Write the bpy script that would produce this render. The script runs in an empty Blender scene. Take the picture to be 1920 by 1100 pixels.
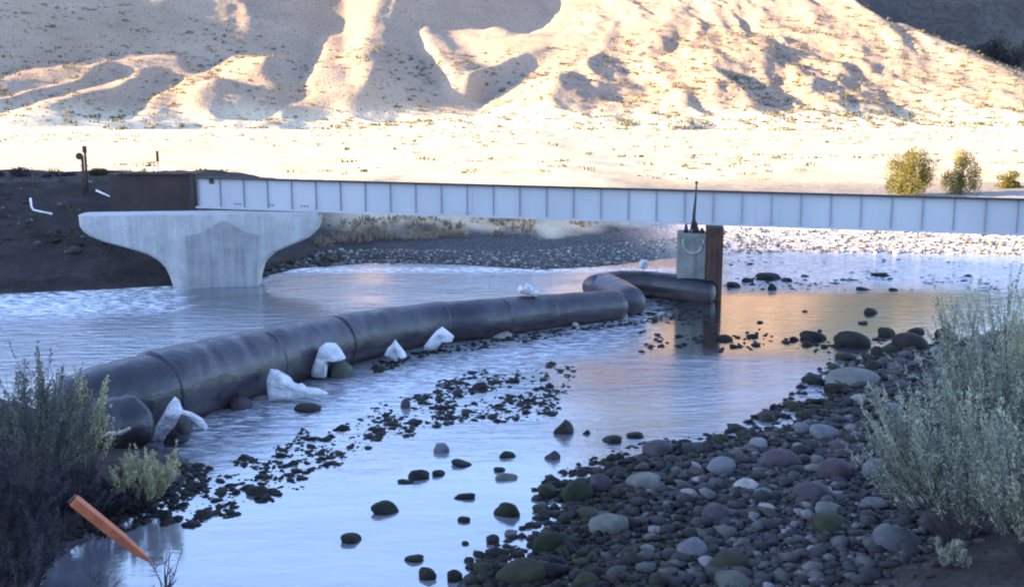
import bpy, bmesh, math, random
import numpy as np
from mathutils import Vector, Matrix
random.seed(7); RNG = np.random.default_rng(7)
R = math.radians
sc = bpy.context.scene
COL = sc.collection

# ------------------------------------------------------------------ camera
FPX, CW, CH, HORIZ, CAMZ = 1900.0, 1920.0, 1100.0, 225.0, 5.0
PITCH = math.atan((CH / 2 - HORIZ) / FPX)
cam = bpy.data.cameras.new('camera'); cam.sensor_width = 36.0; cam.lens = FPX / CW * 36.0
cam.clip_start = 0.1; cam.clip_end = 6000
camo = bpy.data.objects.new('camera', cam); COL.objects.link(camo)
camo.location = (0, 0, CAMZ); camo.rotation_euler = (math.pi / 2 - PITCH, 0, 0)
sc.camera = camo

# ------------------------------------------------------------------ light
SUN_EL = 11.5
SDX, SDY = -0.98, -0.19                     # horizontal direction towards the sun (from the left, a little behind us)
_n = math.hypot(SDX, SDY); SDX /= _n; SDY /= _n
world = bpy.data.worlds.new('World'); sc.world = world; world.use_nodes = True
wn = world.node_tree; wn.nodes.clear()
wo = wn.nodes.new('ShaderNodeOutputWorld'); wb = wn.nodes.new('ShaderNodeBackground'); ws = wn.nodes.new('ShaderNodeTexSky')
ws.sky_type = 'NISHITA'; ws.sun_disc = False; ws.sun_elevation = R(SUN_EL)
ws.sun_rotation = math.atan2(SDX, SDY); ws.air_density = 1.15; ws.dust_density = 0.6; ws.ozone_density = 5.0
wb.inputs['Strength'].default_value = 0.15
whs = wn.nodes.new('ShaderNodeHueSaturation'); whs.inputs['Saturation'].default_value = .82; whs.inputs['Hue'].default_value = .510
wn.links.new(ws.outputs[0], whs.inputs['Color']); wn.links.new(whs.outputs[0], wb.inputs[0]); wn.links.new(wb.outputs[0], wo.inputs[0])
sl = bpy.data.lights.new('sun', 'SUN'); sl.energy = 5.0; sl.angle = R(0.5); sl.color = (1.0, 0.72, 0.41)
so = bpy.data.objects.new('sun', sl); COL.objects.link(so)
ce = math.cos(R(SUN_EL)); TOSUN = Vector((SDX * ce, SDY * ce, math.sin(R(SUN_EL))))
so.rotation_euler = TOSUN.to_track_quat('Z', 'Y').to_euler(); so.location = (-60, -20, 60)
sc.view_settings.view_transform = 'Standard'; sc.view_settings.look = 'None'
sc.view_settings.exposure = 2.86; sc.view_settings.gamma = 1.0
sc.cycles.pixel_filter_type = 'BLACKMAN_HARRIS'; sc.cycles.filter_width = 2.0

# ------------------------------------------------------------------ pixel <-> world
CT, ST = math.cos(PITCH), math.sin(PITCH)
def ray(px, py):
    u = (px - CW / 2) / FPX; v = (CH / 2 - py) / FPX
    return np.array([u, CT + v * ST, -ST + v * CT])
def PZ(px, py, z=0.0):
    d = ray(px, py); t = (z - CAMZ) / d[2]; return Vector((d[0] * t, d[1] * t, z))
def PY(px, py, Y):
    d = ray(px, py); t = Y / d[1]; return Vector((d[0] * t, Y, CAMZ + d[2] * t))
def proj(X, Y, Z):
    dz = Z - CAMZ
    f = Y * CT - dz * ST; u = Y * ST + dz * CT
    return CW / 2 + FPX * X / f, CH / 2 - FPX * u / f
def mpp(Y): return Y / FPX                  # metres per photo pixel at depth Y

# ------------------------------------------------------------------ noise
def _hash(ix, iy, seed):
    n = (ix.astype(np.int64) * 374761393 + iy.astype(np.int64) * 668265263 + seed * 1442695041) & 0xffffffff
    n = ((n ^ (n >> 13)) * 1274126177) & 0xffffffff
    return ((n ^ (n >> 16)) & 0xffff) / 65535.0
def vnoise(x, y, seed=0):
    ix = np.floor(x); iy = np.floor(y); fx = x - ix; fy = y - iy
    fx = fx * fx * (3 - 2 * fx); fy = fy * fy * (3 - 2 * fy)
    a = _hash(ix, iy, seed); b = _hash(ix + 1, iy, seed); c = _hash(ix, iy + 1, seed); d = _hash(ix + 1, iy + 1, seed)
    return (a * (1 - fx) + b * fx) * (1 - fy) + (c * (1 - fx) + d * fx) * fy
def fbm(x, y, octv=4, seed=0):
    s = 0; a = 0.5; t = 0
    for k in range(octv):
        s = s + a * (vnoise(x, y, seed + k * 17) * 2 - 1); t += a; a *= 0.5; x = x * 2.03 + 3.1; y = y * 2.03 + 7.7
    return s / t
def sstep(a, b, x):
    t = np.clip((x - a) / (b - a), 0, 1); return t * t * (3 - 2 * t)

# ------------------------------------------------------------------ objects
def tag(o, label=None, cat=None, group=None, kind=None):
    if label: o['label'] = label
    if cat: o['category'] = cat
    if group: o['group'] = group
    if kind: o['kind'] = kind
    return o
def empty(name, loc, rz=0.0):
    o = bpy.data.objects.new(name, None); COL.objects.link(o); o.location = loc; o.rotation_euler = (0, 0, rz)
    o.empty_display_size = 0.2; return o
def link_mesh(name, me, mat, parent=None, smooth=True):
    o = bpy.data.objects.new(name, me); COL.objects.link(o)
    if mat: me.materials.append(mat)
    if parent: o.parent = parent
    if smooth: me.polygons.foreach_set('use_smooth', [True] * len(me.polygons))
    return o
def mesh_np(name, V, F, mat, parent=None, smooth=True, attrs=None):
    V = np.asarray(V, dtype=np.float32); F = np.asarray(F, dtype=np.int32); k = F.shape[1]
    me = bpy.data.meshes.new(name); me.vertices.add(len(V)); me.vertices.foreach_set('co', V.ravel())
    me.loops.add(F.size); me.loops.foreach_set('vertex_index', F.ravel())
    me.polygons.add(len(F)); me.polygons.foreach_set('loop_start', np.arange(0, F.size, k, dtype=np.int32))
    me.polygons.foreach_set('loop_total', np.full(len(F), k, dtype=np.int32))
    me.update(calc_edges=True); me.validate()
    for an, av in (attrs or {}).items():
        a = me.attributes.new(an, 'FLOAT', 'POINT'); a.data.foreach_set('value', np.asarray(av, dtype=np.float32))
    return link_mesh(name, me, mat, parent, smooth)
def grid_faces(nx, ny):
    i = np.arange(nx - 1); j = np.arange(ny - 1); I, J = np.meshgrid(i, j)
    a = (J * nx + I).ravel(); return np.stack([a, a + 1, a + 1 + nx, a + nx], 1)
def bm_obj(name, bm, mat, parent=None, smooth=False):
    me = bpy.data.meshes.new(name); bmesh.ops.recalc_face_normals(bm, faces=bm.faces); bm.to_mesh(me); bm.free()
    return link_mesh(name, me, mat, parent, smooth)
def bm_box(bm, c, s, rz=0.0, rot=None, bev=0.0):
    m = Matrix.Translation(Vector(c)) @ (rot.to_4x4() if rot else Matrix.Rotation(rz, 4, 'Z')) @ Matrix.Diagonal((s[0], s[1], s[2], 1))
    r = bmesh.ops.create_cube(bm, size=1.0, matrix=m)
    if bev > 0:
        es = list({e for v in r['verts'] for e in v.link_edges})
        bmesh.ops.bevel(bm, geom=es, offset=bev, segments=2, affect='EDGES', profile=0.5)
def tube_arrays(pts, rads, n=10, cap=True):
    pts = [Vector(p) for p in pts]; V = []; F = []
    up = Vector((0, 0, 1)); m = len(pts)
    for i, p in enumerate(pts):
        t = (pts[min(i + 1, m - 1)] - pts[max(i - 1, 0)]).normalized()
        if abs(t.z) > 0.95: a = t.cross(Vector((1, 0, 0))).normalized()
        else: a = t.cross(up).normalized()
        b = a.cross(t).normalized()
        for k in range(n):
            an = 2 * math.pi * k / n
            V.append(p + (a * math.cos(an) + b * math.sin(an)) * rads[i])
    for i in range(m - 1):
        for k in range(n):
            F.append((i * n + k, i * n + (k + 1) % n, (i + 1) * n + (k + 1) % n, (i + 1) * n + k))
    if cap:
        V.append(pts[0]); V.append(pts[-1]); c0 = len(V) - 2; c1 = len(V) - 1
        for k in range(n):
            F.append((c0, c0, (k + 1) % n, k)[1:]); F.append((c1, (m - 1) * n + k, (m - 1) * n + (k + 1) % n))
    return V, F
def tube_obj(name, pts, rads, mat, parent=None, n=10):
    V, F = tube_arrays(pts, rads, n); me = bpy.data.meshes.new(name); me.from_pydata([tuple(v) for v in V], [], F); me.update()
    return link_mesh(name, me, mat, parent, True)
def set_origin(o, loc):
    loc = Vector(loc); o.data.transform(Matrix.Translation(-loc)); o.location = loc; return o

# ------------------------------------------------------------------ materials
def mat_new(name):
    m = bpy.data.materials.new(name); m.use_nodes = True; nt = m.node_tree; nt.nodes.clear()
    out = nt.nodes.new('ShaderNodeOutputMaterial'); b = nt.nodes.new('ShaderNodeBsdfPrincipled'); nt.links.new(b.outputs[0], out.inputs[0])
    return m, nt, b
def nd(nt, typ, **kw):
    n = nt.nodes.new(typ)
    for k, v in kw.items():
        if k in n.inputs.keys(): n.inputs[k].default_value = v
        else: setattr(n, k, v)
    return n
def ramp(nt, fac, stops):
    r = nt.nodes.new('ShaderNodeValToRGB'); els = r.color_ramp.elements
    while len(els) < len(stops): els.new(0.5)
    for e, (p, c) in zip(els, stops): e.position = p; e.color = (c[0], c[1], c[2], 1) if not isinstance(c, (int, float)) else (c, c, c, 1)
    nt.links.new(fac, r.inputs[0]); return r.outputs[0]
def mixc(nt, f, a, b, mode='MIX'):
    n = nt.nodes.new('ShaderNodeMix'); n.data_type = 'RGBA'; n.blend_type = mode
    for idx, x in ((0, f), (6, a), (7, b)):
        if isinstance(x, (int, float)): n.inputs[idx].default_value = x
        elif isinstance(x, tuple): n.inputs[idx].default_value = (x[0], x[1], x[2], 1)
        else: nt.links.new(x, n.inputs[idx])
    return n.outputs[2]
def coords(nt, scale=(1, 1, 1), kind='Object', rz=0.0):
    c = nt.nodes.new('ShaderNodeTexCoord'); m = nt.nodes.new('ShaderNodeMapping'); m.inputs['Scale'].default_value = scale; m.inputs['Rotation'].default_value = (0, 0, rz)
    nt.links.new(c.outputs[kind], m.inputs[0]); return m.outputs[0]
def noise(nt, vec, scale, detail=4, rough=0.55, dist=0.0):
    n = nd(nt, 'ShaderNodeTexNoise', Scale=scale, Detail=detail, Roughness=rough, Distortion=dist)
    nt.links.new(vec, n.inputs['Vector']); return n.outputs[0]
def bump(nt, b, h, strength=0.3, dist=0.05, prev=None):
    n = nd(nt, 'ShaderNodeBump', Strength=strength, Distance=dist); nt.links.new(h, n.inputs['Height'])
    if prev is not None: nt.links.new(prev, n.inputs['Normal'])
    if b is not None: nt.links.new(n.outputs[0], b.inputs['Normal'])
    return n.outputs[0]
def simple(name, c1, c2, scale=3.0, rough=0.7, bs=0.25, bd=0.02, metallic=0.0, kind='Object', stretch=(1, 1, 1)):
    m, nt, b = mat_new(name); v = coords(nt, stretch, kind); n = noise(nt, v, scale, 5, 0.6)
    nt.links.new(ramp(nt, n, [(0.3, c1), (0.7, c2)]), b.inputs['Base Color']); b.inputs['Roughness'].default_value = rough; b.inputs['Metallic'].default_value = metallic
    bump(nt, b, noise(nt, v, scale * 6, 4), bs, bd); return m
def geo_vec(nt, scale=1.0):
    g = nt.nodes.new('ShaderNodeNewGeometry'); m = nt.nodes.new('ShaderNodeMapping'); m.inputs['Scale'].default_value = (scale,) * 3
    nt.links.new(g.outputs['Position'], m.inputs[0]); return m.outputs[0]
def attr(nt, name):
    a = nt.nodes.new('ShaderNodeAttribute'); a.attribute_name = name; return a.outputs['Fac']

def rock_material(name, stops, rough=0.75, use_attr=False, spec=0.22):
    m, nt, b = mat_new(name)
    if use_attr: r = attr(nt, 'rnd')
    else: r = nt.nodes.new('ShaderNodeObjectInfo').outputs['Random']
    c = ramp(nt, r, stops); v = geo_vec(nt)
    n = noise(nt, v, 5.0, 5, 0.65); n2 = noise(nt, v, 55.0, 3, 0.7)
    c = mixc(nt, 0.8, c, ramp(nt, n, [(0.3, 0.55), (0.7, 1.45)]), 'MULTIPLY')
    c = mixc(nt, 0.6, c, ramp(nt, n2, [(0.3, 0.6), (0.7, 1.4)]), 'MULTIPLY')
    nt.links.new(c, b.inputs['Base Color']); b.inputs['Roughness'].default_value = rough; b.inputs['Specular IOR Level'].default_value = spec
    bump(nt, b, n2, 0.25, 0.012, bump(nt, None, n, 0.5, 0.05)); return m
DRY = [(0.0, (.03, .03, .036)), (.25, (.065, .063, .066)), (.45, (.035, .03, .034)), (.6, (.13, .128, .122)), (.75, (.045, .047, .044)), (.88, (.06, .046, .046)), (.94, (.14, .135, .13)), (1, (.30, .29, .28))]
WET = [(0.0, (.006, .006, .007)), (.35, (.014, .012, .012)), (.6, (.014, .016, .008)), (.8, (.026, .020, .018)), (1, (.009, .010, .009))]
M = {}
M['dry_rock'] = rock_material('dry_rock', DRY, 0.8)
M['dry_gravel'] = rock_material('dry_gravel', [(p, tuple(x * 0.5 for x in c)) for p, c in DRY], 0.8, True)
M['wet_rock'] = rock_material('wet_rock', WET, 0.6, spec=.12)
M['wet_gravel'] = rock_material('wet_gravel', WET, 0.6, True, spec=.12)
M['moss_rock'] = rock_material('moss_rock', [(0, (.012, .016, .007)), (.5, (.022, .026, .011)), (1, (.03, .027, .016))], 0.8)
M['olive_rock'] = rock_material('olive_rock', [(0, (.055, .06, .048)), (.5, (.08, .086, .07)), (1, (.10, .105, .09))], 0.7)
M['purple_rock'] = rock_material('purple_rock', [(0, (.032, .024, .030)), (.5, (.045, .034, .040)), (1, (.058, .044, .05))], 0.7)
M['blue_rock'] = rock_material('blue_rock', [(0, (.07, .072, .078)), (.5, (.10, .103, .11)), (1, (.14, .142, .145))], 0.75)
M['pale_rock'] = rock_material('pale_rock', [(0, (.15, .14, .125)), (1, (.24, .225, .20))], 0.75)
M['far_gravel'] = rock_material('far_gravel', [(0, (.05, .05, .048)), (.5, (.17, .16, .15)), (1, (.36, .34, .31))], 0.85, True)
M['earth_stone'] = rock_material('earth_stone', [(0, (.015, .014, .014)), (.7, (.04, .038, .036)), (.93, (.09, .085, .08)), (1, (.3, .29, .28))], 0.85, True)

def ground_material():
    m, nt, b = mat_new('ground'); v = geo_vec(nt)
    n1 = noise(nt, v, 1.2, 6, .65); n2 = noise(nt, v, 11, 5, .65); n3 = noise(nt, v, .35, 5, .6)
    vo = nd(nt, 'ShaderNodeTexVoronoi', Scale=22.0); nt.links.new(v, vo.inputs['Vector'])
    grav = mixc(nt, .75, ramp(nt, vo.outputs['Color'], [(0.15, (.018, .018, .02)), (.5, (.045, .045, .05)), (.85, (.11, .11, .108))]), ramp(nt, n2, [(.3, .5), (.7, 1.4)]), 'MULTIPLY')
    earth = mixc(nt, .8, ramp(nt, n1, [(.3, (.022, .017, .017)), (.55, (.042, .032, .030)), (.75, (.075, .058, .05))]), ramp(nt, n2, [(.3, .5), (.7, 1.5)]), 'MULTIPLY')
    bare = mixc(nt, .7, ramp(nt, n1, [(.3, (.016, .012, .012)), (.6, (.036, .027, .026)), (.8, (.065, .05, .045))]), ramp(nt, n2, [(.35, .5), (.7, 1.7)]), 'MULTIPLY')
    grass = mixc(nt, .5, ramp(nt, n3, [(.3, (.36, .28, .18)), (.55, (.50, .41, .28)), (.75, (.58, .49, .36))]), ramp(nt, n2, [(.25, .5), (.6, 1.2)]), 'MULTIPLY')
    beach = mixc(nt, .5, ramp(nt, vo.outputs['Color'], [(.1, (.20, .17, .16)), (.5, (.48, .42, .39)), (.9, (.62, .56, .53))]), ramp(nt, n2, [(.25, .55), (.6, 1.25)]), 'MULTIPLY')
    c = mixc(nt, attr(nt, 'w_earth'), grav, earth); c = mixc(nt, attr(nt, 'w_bare'), c, bare)
    c = mixc(nt, attr(nt, 'w_grass'), c, grass); c = mixc(nt, attr(nt, 'w_beach'), c, beach)
    nt.links.new(c, b.inputs['Base Color']); b.inputs['Roughness'].default_value = .92; b.inputs['Specular IOR Level'].default_value = .15
    bump(nt, b, n2, .5, .05, bump(nt, None, vo.outputs['Distance'], .35, .05, bump(nt, None, n1, .6, .2))); return m
M['ground'] = ground_material()

def hill_material(name, grass, rock, dark, sc1=1.0, apron_lit=((.50, .41, .28), (.58, .49, .36))):
    m, nt, b = mat_new(name); v = geo_vec(nt)
    n1 = noise(nt, v, .03, 5, .6); n2 = noise(nt, v, .35 * sc1, 6, .7); n3 = noise(nt, v, 1.3 * sc1, 4, .7)
    vo = nd(nt, 'ShaderNodeTexVoronoi', Scale=.55 * sc1); nt.links.new(v, vo.inputs['Vector'])
    c = mixc(nt, ramp(nt, n1, [(.35, 0.0), (.65, 1.0)]), grass[0], grass[1])
    rk = nt.nodes.new('ShaderNodeMath'); rk.operation = 'MULTIPLY'; nt.links.new(ramp(nt, n2, [(.47, 0.0), (.62, 1.0)]), rk.inputs[0]); nt.links.new(attr(nt, 'w_rock'), rk.inputs[1])
    c = mixc(nt, rk.outputs[0], c, mixc(nt, n3, rock[0], rock[1]))
    c = mixc(nt, attr(nt, 'w_apron_lit'), c, mixc(nt, n1, *apron_lit))
    sp = nt.nodes.new('ShaderNodeMath'); sp.operation = 'MULTIPLY'
    nt.links.new(ramp(nt, vo.outputs['Distance'], [(.12, 1.0), (.3, 0.0)]), sp.inputs[0]); nt.links.new(ramp(nt, n3, [(.42, 0.0), (.54, .9)]), sp.inputs[1])
    c = mixc(nt, sp.outputs[0], c, dark)
    c = mixc(nt, .45, c, ramp(nt, n3, [(.3, .55), (.7, 1.35)]), 'MULTIPLY')
    nt.links.new(c, b.inputs['Base Color']); b.inputs['Roughness'].default_value = .95; b.inputs['Specular IOR Level'].default_value = .1
    bump(nt, b, n3, .55, .5, bump(nt, None, n2, .5, 1.4)); return m
M['hill'] = hill_material('dry_hillside', ((.275, .205, .15), (.345, .265, .195)), ((.17, .11, .085), (.27, .19, .15)), (.07, .055, .04))
M['far_hill'] = hill_material('wooded_shade_hillside', ((.055, .048, .048), (.10, .088, .08)), ((.03, .032, .028), (.055, .052, .045)), (.02, .025, .018), .5, ((.44, .33, .18), (.52, .40, .24)))  # dark tones paint the shade low down, last pair paints sunlit upper slope

def water_material():
    m, nt, b = mat_new('river_water')
    v = geo_vec(nt); mp = nt.nodes.new('ShaderNodeMapping'); mp.inputs['Rotation'].default_value = (0, 0, R(-24)); mp.inputs['Scale'].default_value = (.55, 1.7, 1)
    nt.links.new(v, mp.inputs[0]); vf = mp.outputs[0]
    big = noise(nt, vf, .28, 4, .6, .6); mid = noise(nt, vf, 2.2, 4, .6, .4); fine = noise(nt, vf, 8.0, 4, .65, .5)
    msk = attr(nt, 'rip')
    def mul(a, k, add=0.0):
        n = nt.nodes.new('ShaderNodeMath'); n.operation = 'MULTIPLY_ADD'; nt.links.new(a, n.inputs[0]); n.inputs[1].default_value = k; n.inputs[2].default_value = add; return n.outputs[0]
    n0 = nd(nt, 'ShaderNodeBump', Distance=.085); nt.links.new(mul(msk, .85, .06), n0.inputs['Strength']); nt.links.new(mid, n0.inputs['Height'])
    n1 = nd(nt, 'ShaderNodeBump', Distance=.02); nt.links.new(mul(msk, .9, .05), n1.inputs['Strength']); nt.links.new(fine, n1.inputs['Height']); nt.links.new(n0.outputs[0], n1.inputs['Normal'])
    nt.links.new(n1.outputs[0], b.inputs['Normal'])
    c = mixc(nt, ramp(nt, big, [(.4, 0.0), (.62, 1.0)]), (.09, .095, .11), (.17, .175, .19))
    c = mixc(nt, attr(nt, 'reflect_dark'), c, (.012, .012, .014))  # base painted dark where the golden reflection and the dark upstream sheen should read
    # broken white water on the riffles, plus reflected slope light painted white at left
    foam_glare = nt.nodes.new('ShaderNodeMath'); foam_glare.operation = 'MULTIPLY'; nt.links.new(attr(nt, 'foam_glare'), foam_glare.inputs[0]); nt.links.new(ramp(nt, noise(nt, vf, 5.0, 5, .7, .4), [(.44, 0.0), (.6, 1.0)]), foam_glare.inputs[1])
    c = mixc(nt, foam_glare.outputs[0], c, (.75, .8, .86))
    nt.links.new(c, b.inputs['Base Color'])
    nt.links.new(mul(foam_glare.outputs[0], .5, .07), b.inputs['Roughness'])
    nt.links.new(mul(attr(nt, 'reflect_dark'), 3.0, 3.8), b.inputs['IOR'])  # reflectance raised over the same zone to strengthen the reflection
    return m
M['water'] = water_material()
# ------------------------------------------------------------------ terrain description
def poly_px(pts, z=0.0): return np.array([[*PZ(x, y, z)[:2]] for x, y in pts])
def inside(P, X, Y):
    c = np.zeros(X.shape, bool); n = len(P)
    for i in range(n):
        x0, y0 = P[i]; x1, y1 = P[(i + 1) % n]
        if y0 == y1: continue
        k = ((y0 > Y) != (y1 > Y)) & (X < (x1 - x0) * (Y - y0) / (y1 - y0) + x0); c ^= k
    return c
def seg_dist(P, X, Y, closed=True):
    d = np.full(X.shape, 1e9); n = len(P)
    for i in range(n if closed else n - 1):
        x0, y0 = P[i]; x1, y1 = P[(i + 1) % n]; dx, dy = x1 - x0, y1 - y0
        t = np.clip(((X - x0) * dx + (Y - y0) * dy) / (dx * dx + dy * dy + 1e-12), 0, 1)
        d = np.minimum(d, (X - x0 - t * dx) ** 2 + (Y - y0 - t * dy) ** 2)
    return np.sqrt(d)
def sdist(P, X, Y):
    d = seg_dist(P, X, Y); return np.where(inside(P, X, Y), d, -d)
BAR = np.vstack([poly_px([(860, 1125), (930, 1070), (1010, 1010), (1075, 965), (1055, 925), (1110, 885), (1190, 855), (1270, 835), (1400, 822), (1450, 785), (1515, 755), (1545, 710), (1600, 672), (1700, 655), (1790, 640), (1920, 610), (2300, 560)]), [[60, 30], [60, -40], [-1.5, -40], [-1.2, 7]]])
LB = np.vstack([[[-2.6, -40], [-3.3, 7.5]], poly_px([(20, 1110), (90, 1050), (180, 1000), (300, 945), (345, 905), (350, 875), (320, 848), (240, 830), (140, 800), (0, 745), (-300, 690)]), [[-60, 18], [-60, -40]]])
FB = np.vstack([poly_px([(-900, 600), (-300, 560), (0, 551), (180, 543), (330, 535), (480, 522), (560, 503), (700, 493), (860, 496), (1010, 506), (1120, 500), (1270, 483), (1360, 476), (1600, 474), (1920, 480), (2600, 500)]), [[600, 40], [600, 2500], [-600, 2500], [-600, 60], [-60, 40]]])
EB = np.vstack([poly_px([(1300, 1115), (1480, 1075), (1600, 1035), (1690, 1000), (1760, 940), (1820, 870), (1920, 800), (2300, 700)], .3), [[40, 18], [40, -40], [1.0, -40], [1.5, 8]]])
def ground_z(X, Y):
    X = np.asarray(X, float); Y = np.asarray(Y, float)
    bed = -0.38 + 0.06 * fbm(X * .5, Y * .5, 3, 5)
    d = sdist(BAR, X, Y); bar = np.where(d > 0, np.minimum(.10 * d, .35), .16 * d) + .075 * fbm(X * 1.6, Y * 1.6, 3, 9)
    d = sdist(EB, X, Y); eb = np.where(d > 0, .25 + .30 * d, .25 + .5 * d); eb = np.minimum(eb, 1.9) + .08 * fbm(X, Y, 3, 19)
    d = sdist(LB, X, Y); lb = np.where(d > 0, .04 + .26 * d, .2 * d); lb = np.minimum(lb, 1.3) + .06 * fbm(X * 1.4, Y * 1.4, 3, 29)
    near = np.clip((9.4 - Y) * .36, 0, 3.35)
    near = np.where((Y > 9.4) | ((X > -3.3) & (X < -.9) & (Y > 7.5)), -1, near)
    d = sdist(FB, X, Y)
    left = 1 - sstep(-13, -7.0, X); right = sstep(3, 10, X)
    plain = .9 + .9 * sstep(48, 75, Y) + np.clip((Y - 75) * .004, 0, .6)
    pl_l = 2.82 + (plain - 2.82) * sstep(43, 62, Y)
    prof_l = np.minimum(.36 * d, pl_l)
    prof_m = np.where(d < 5, .085 * d, .43 + (d - 5) * .30); prof_m = np.minimum(prof_m, plain + .35)
    prof_r = np.minimum(.06 * d, plain)
    fb = np.where(d > 0, left * prof_l + (1 - left) * ((1 - right) * prof_m + right * prof_r), .18 * d)
    fb = fb + np.where(d > .5, (.05 + .10 * left) * fbm(X * .9, Y * .9, 4, 39), 0) * (1 - sstep(60, 120, Y)) + sstep(60, 120, Y) * .5 * fbm(X * .05, Y * .05, 3, 41)
    z = np.maximum.reduce([bed, bar, eb, lb, near, fb])
    return z
def gz(x, y): return float(ground_z(np.array([x]), np.array([y]))[0])

xs = np.concatenate([-np.geomspace(1500, 34, 40)[:-1], np.arange(-34, 34, .2), np.geomspace(34, 1500, 40)])
ys = np.concatenate([-np.geomspace(1200, 2, 24), np.arange(0, 62, .2), np.geomspace(62, 2400, 70)])
GX, GY = np.meshgrid(xs, ys); GZ = ground_z(GX, GY)
dFB = sdist(FB, GX, GY); dEB = sdist(EB, GX, GY); dLB = sdist(LB, GX, GY)
leftw = 1 - sstep(-9, -5.5, GX)
w_bare = np.where(dFB > 0, leftw * (1 - sstep(42, 55, GY)), 0)
dark_strip = (dFB > -.2) * (1 - sstep(.2, 1.6 + 1.2 * fbm(GX * .5, GY * .5, 2, 3), dFB)) * (1 - sstep(-2, 9, GX)) + (dFB > 0) * (1 - sstep(-6, -1, GX)) * (1 - sstep(4, 6, dFB)); w_bare = np.clip(np.maximum(w_bare, dark_strip * .9), 0, 1)
w_earth = np.clip(np.maximum(sstep(0, .8, dEB), sstep(-.3, .5, dLB)), 0, 1)
w_earth = np.maximum(w_earth, (GY < 9.2) * 1.0)
w_grass = np.where(dFB > 0, np.maximum(sstep(52, 66, GY), (1 - leftw) * sstep(4.8, 6.5, dFB + 1.2 * fbm(GX * .6, GY * .6, 3, 77)) * (1 - sstep(4, 10, GX))), 0)
w_beach = np.where(dFB > 0, sstep(4, 9, GX) * (1 - sstep(48, 60, GY)), 0)
g = mesh_np('ground', np.stack([GX, GY, GZ], -1).reshape(-1, 3), grid_faces(len(xs), len(ys)), M['ground'],
            attrs=dict(w_earth=w_earth.ravel(), w_bare=w_bare.ravel(), w_grass=w_grass.ravel(), w_beach=w_beach.ravel()))
tag(g, kind='structure')

# river surface
wx = np.arange(-90, 110.1, .5); wy = np.arange(4, 62.1, .5); WX, WY = np.meshgrid(wx, wy)
wpx, wpy = proj(WX, WY, 0 * WX)
rip = .20 + .36 * sstep(.0, .5, fbm(WX * .25, WY * .6, 3, 55))
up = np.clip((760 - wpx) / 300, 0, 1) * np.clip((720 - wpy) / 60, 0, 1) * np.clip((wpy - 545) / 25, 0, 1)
rip = np.maximum(rip, up * (.6 + .8 * vnoise(WX * .4, WY * .7, 3)))
rip = np.maximum(rip, .9 * (wpx > 1350) * np.clip((545 - wpy) / 15, 0, 1))
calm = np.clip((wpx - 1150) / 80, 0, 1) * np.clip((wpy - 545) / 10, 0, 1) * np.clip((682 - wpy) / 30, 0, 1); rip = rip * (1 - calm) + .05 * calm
calm2 = np.clip((wpy - 850) / 60, 0, 1); rip = rip * (1 - calm2) + .05 * calm2
foam_glare = np.zeros_like(WX)
foam_glare = np.maximum(foam_glare, .9 * np.clip(1 - abs(wpy - 506) / 9, 0, 1) * (wpx > 520) * (wpx < 1290))
foam_glare = np.maximum(foam_glare, .9 * np.clip((610 - wpy - .03 * wpx) / 25, 0, 1) * (wpx < 340))  # white band painted where the sunlit slopes reflect
foam_glare = np.maximum(foam_glare, .55 * (wpx > 1360) * np.clip((540 - wpy) / 15, 0, 1))
foam_glare = np.maximum(foam_glare, .55 * np.exp(-((wpy - (905 - .25 * wpx)) / 45) ** 2) * (wpx > 330) * (wpx < 1250))
w = mesh_np('river_water', np.stack([WX, WY, 0 * WX], -1).reshape(-1, 3), grid_faces(len(wx), len(wy)), M['water'], attrs=dict(rip=rip.ravel(), foam_glare=foam_glare.ravel(), reflect_dark=np.maximum(calm * sstep(1170, 1260, wpx), .75 * up * (1 - np.clip(foam_glare, 0, 1))).ravel()))  # mask darkens the water for reflections, fully at right, partly upstream
tag(w, kind='structure')

# ------------------------------------------------------------------ the mountain across the plain
SLP, TOE = .46, 284.0
def hill_base(Y): return 2.3 + SLP * 16 * np.logaddexp(0, (Y - TOE) / 16) - SLP * .6
HS = 1.15; hx = np.arange(-330, 420.1, HS); hy = np.arange(226, 620, HS); HX, HY = np.meshgrid(hx, hy)
HB = hill_base(HY + 9 * fbm(HX * .022, HY * .012, 3, 202)); hpx, hpy = proj(HX, HY, HB)
SH = [
 [(-400, -300), (700, -300), (650, 0), (645, 30), (600, 75), (598, 115), (578, 150), (580, 185), (540, 215), (500, 234), (420, 232), (375, 205), (380, 168), (450, 150), (495, 128), (512, 106), (440, 106), (400, 132), (345, 150), (350, 108), (300, 102), (180, 120), (60, 128), (0, 150), (-90, 150), (-400, 60)],
 [(-60, 222), (120, 168), (240, 136), (245, 146), (130, 180), (-60, 240)],
 [(110, 214), (230, 168), (300, 142), (348, 150), (320, 172), (280, 192), (262, 212), (240, 232), (200, 236), (150, 228)],
 [(700, -300), (1060, -300), (1010, 0), (1035, 35), (1000, 62), (960, 72), (900, 68), (860, 52), (790, 48), (785, 70), (800, 100), (835, 160), (850, 182), (895, 200), (908, 215), (880, 228), (800, 236), (740, 240), (700, 238), (640, 215), (690, 172), (702, 150), (697, 130), (690, 90), (705, 30)],
 [(880, 192), (900, 160), (940, 130), (1002, 106), (1006, 130), (970, 162), (930, 187), (900, 208)],
 [(1035, 188), (1038, 165), (1080, 136), (1102, 150), (1122, 180), (1162, 195), (1120, 217), (1085, 228), (1050, 214)],
 [(1436, 150), (1445, 75), (1485, 95), (1478, 150), (1475, 205), (1440, 200)],
 [(1345, 130), (1368, 140), (1382, 220), (1355, 210)],
 [(1570, 130), (1600, 135), (1602, 235), (1550, 232), (1582, 200)],
 [(1240, 92), (1272, 55), (1268, 100), (1230, 112)],
 [(520, 232), (565, 205), (640, 196), (620, 234)]]
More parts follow.
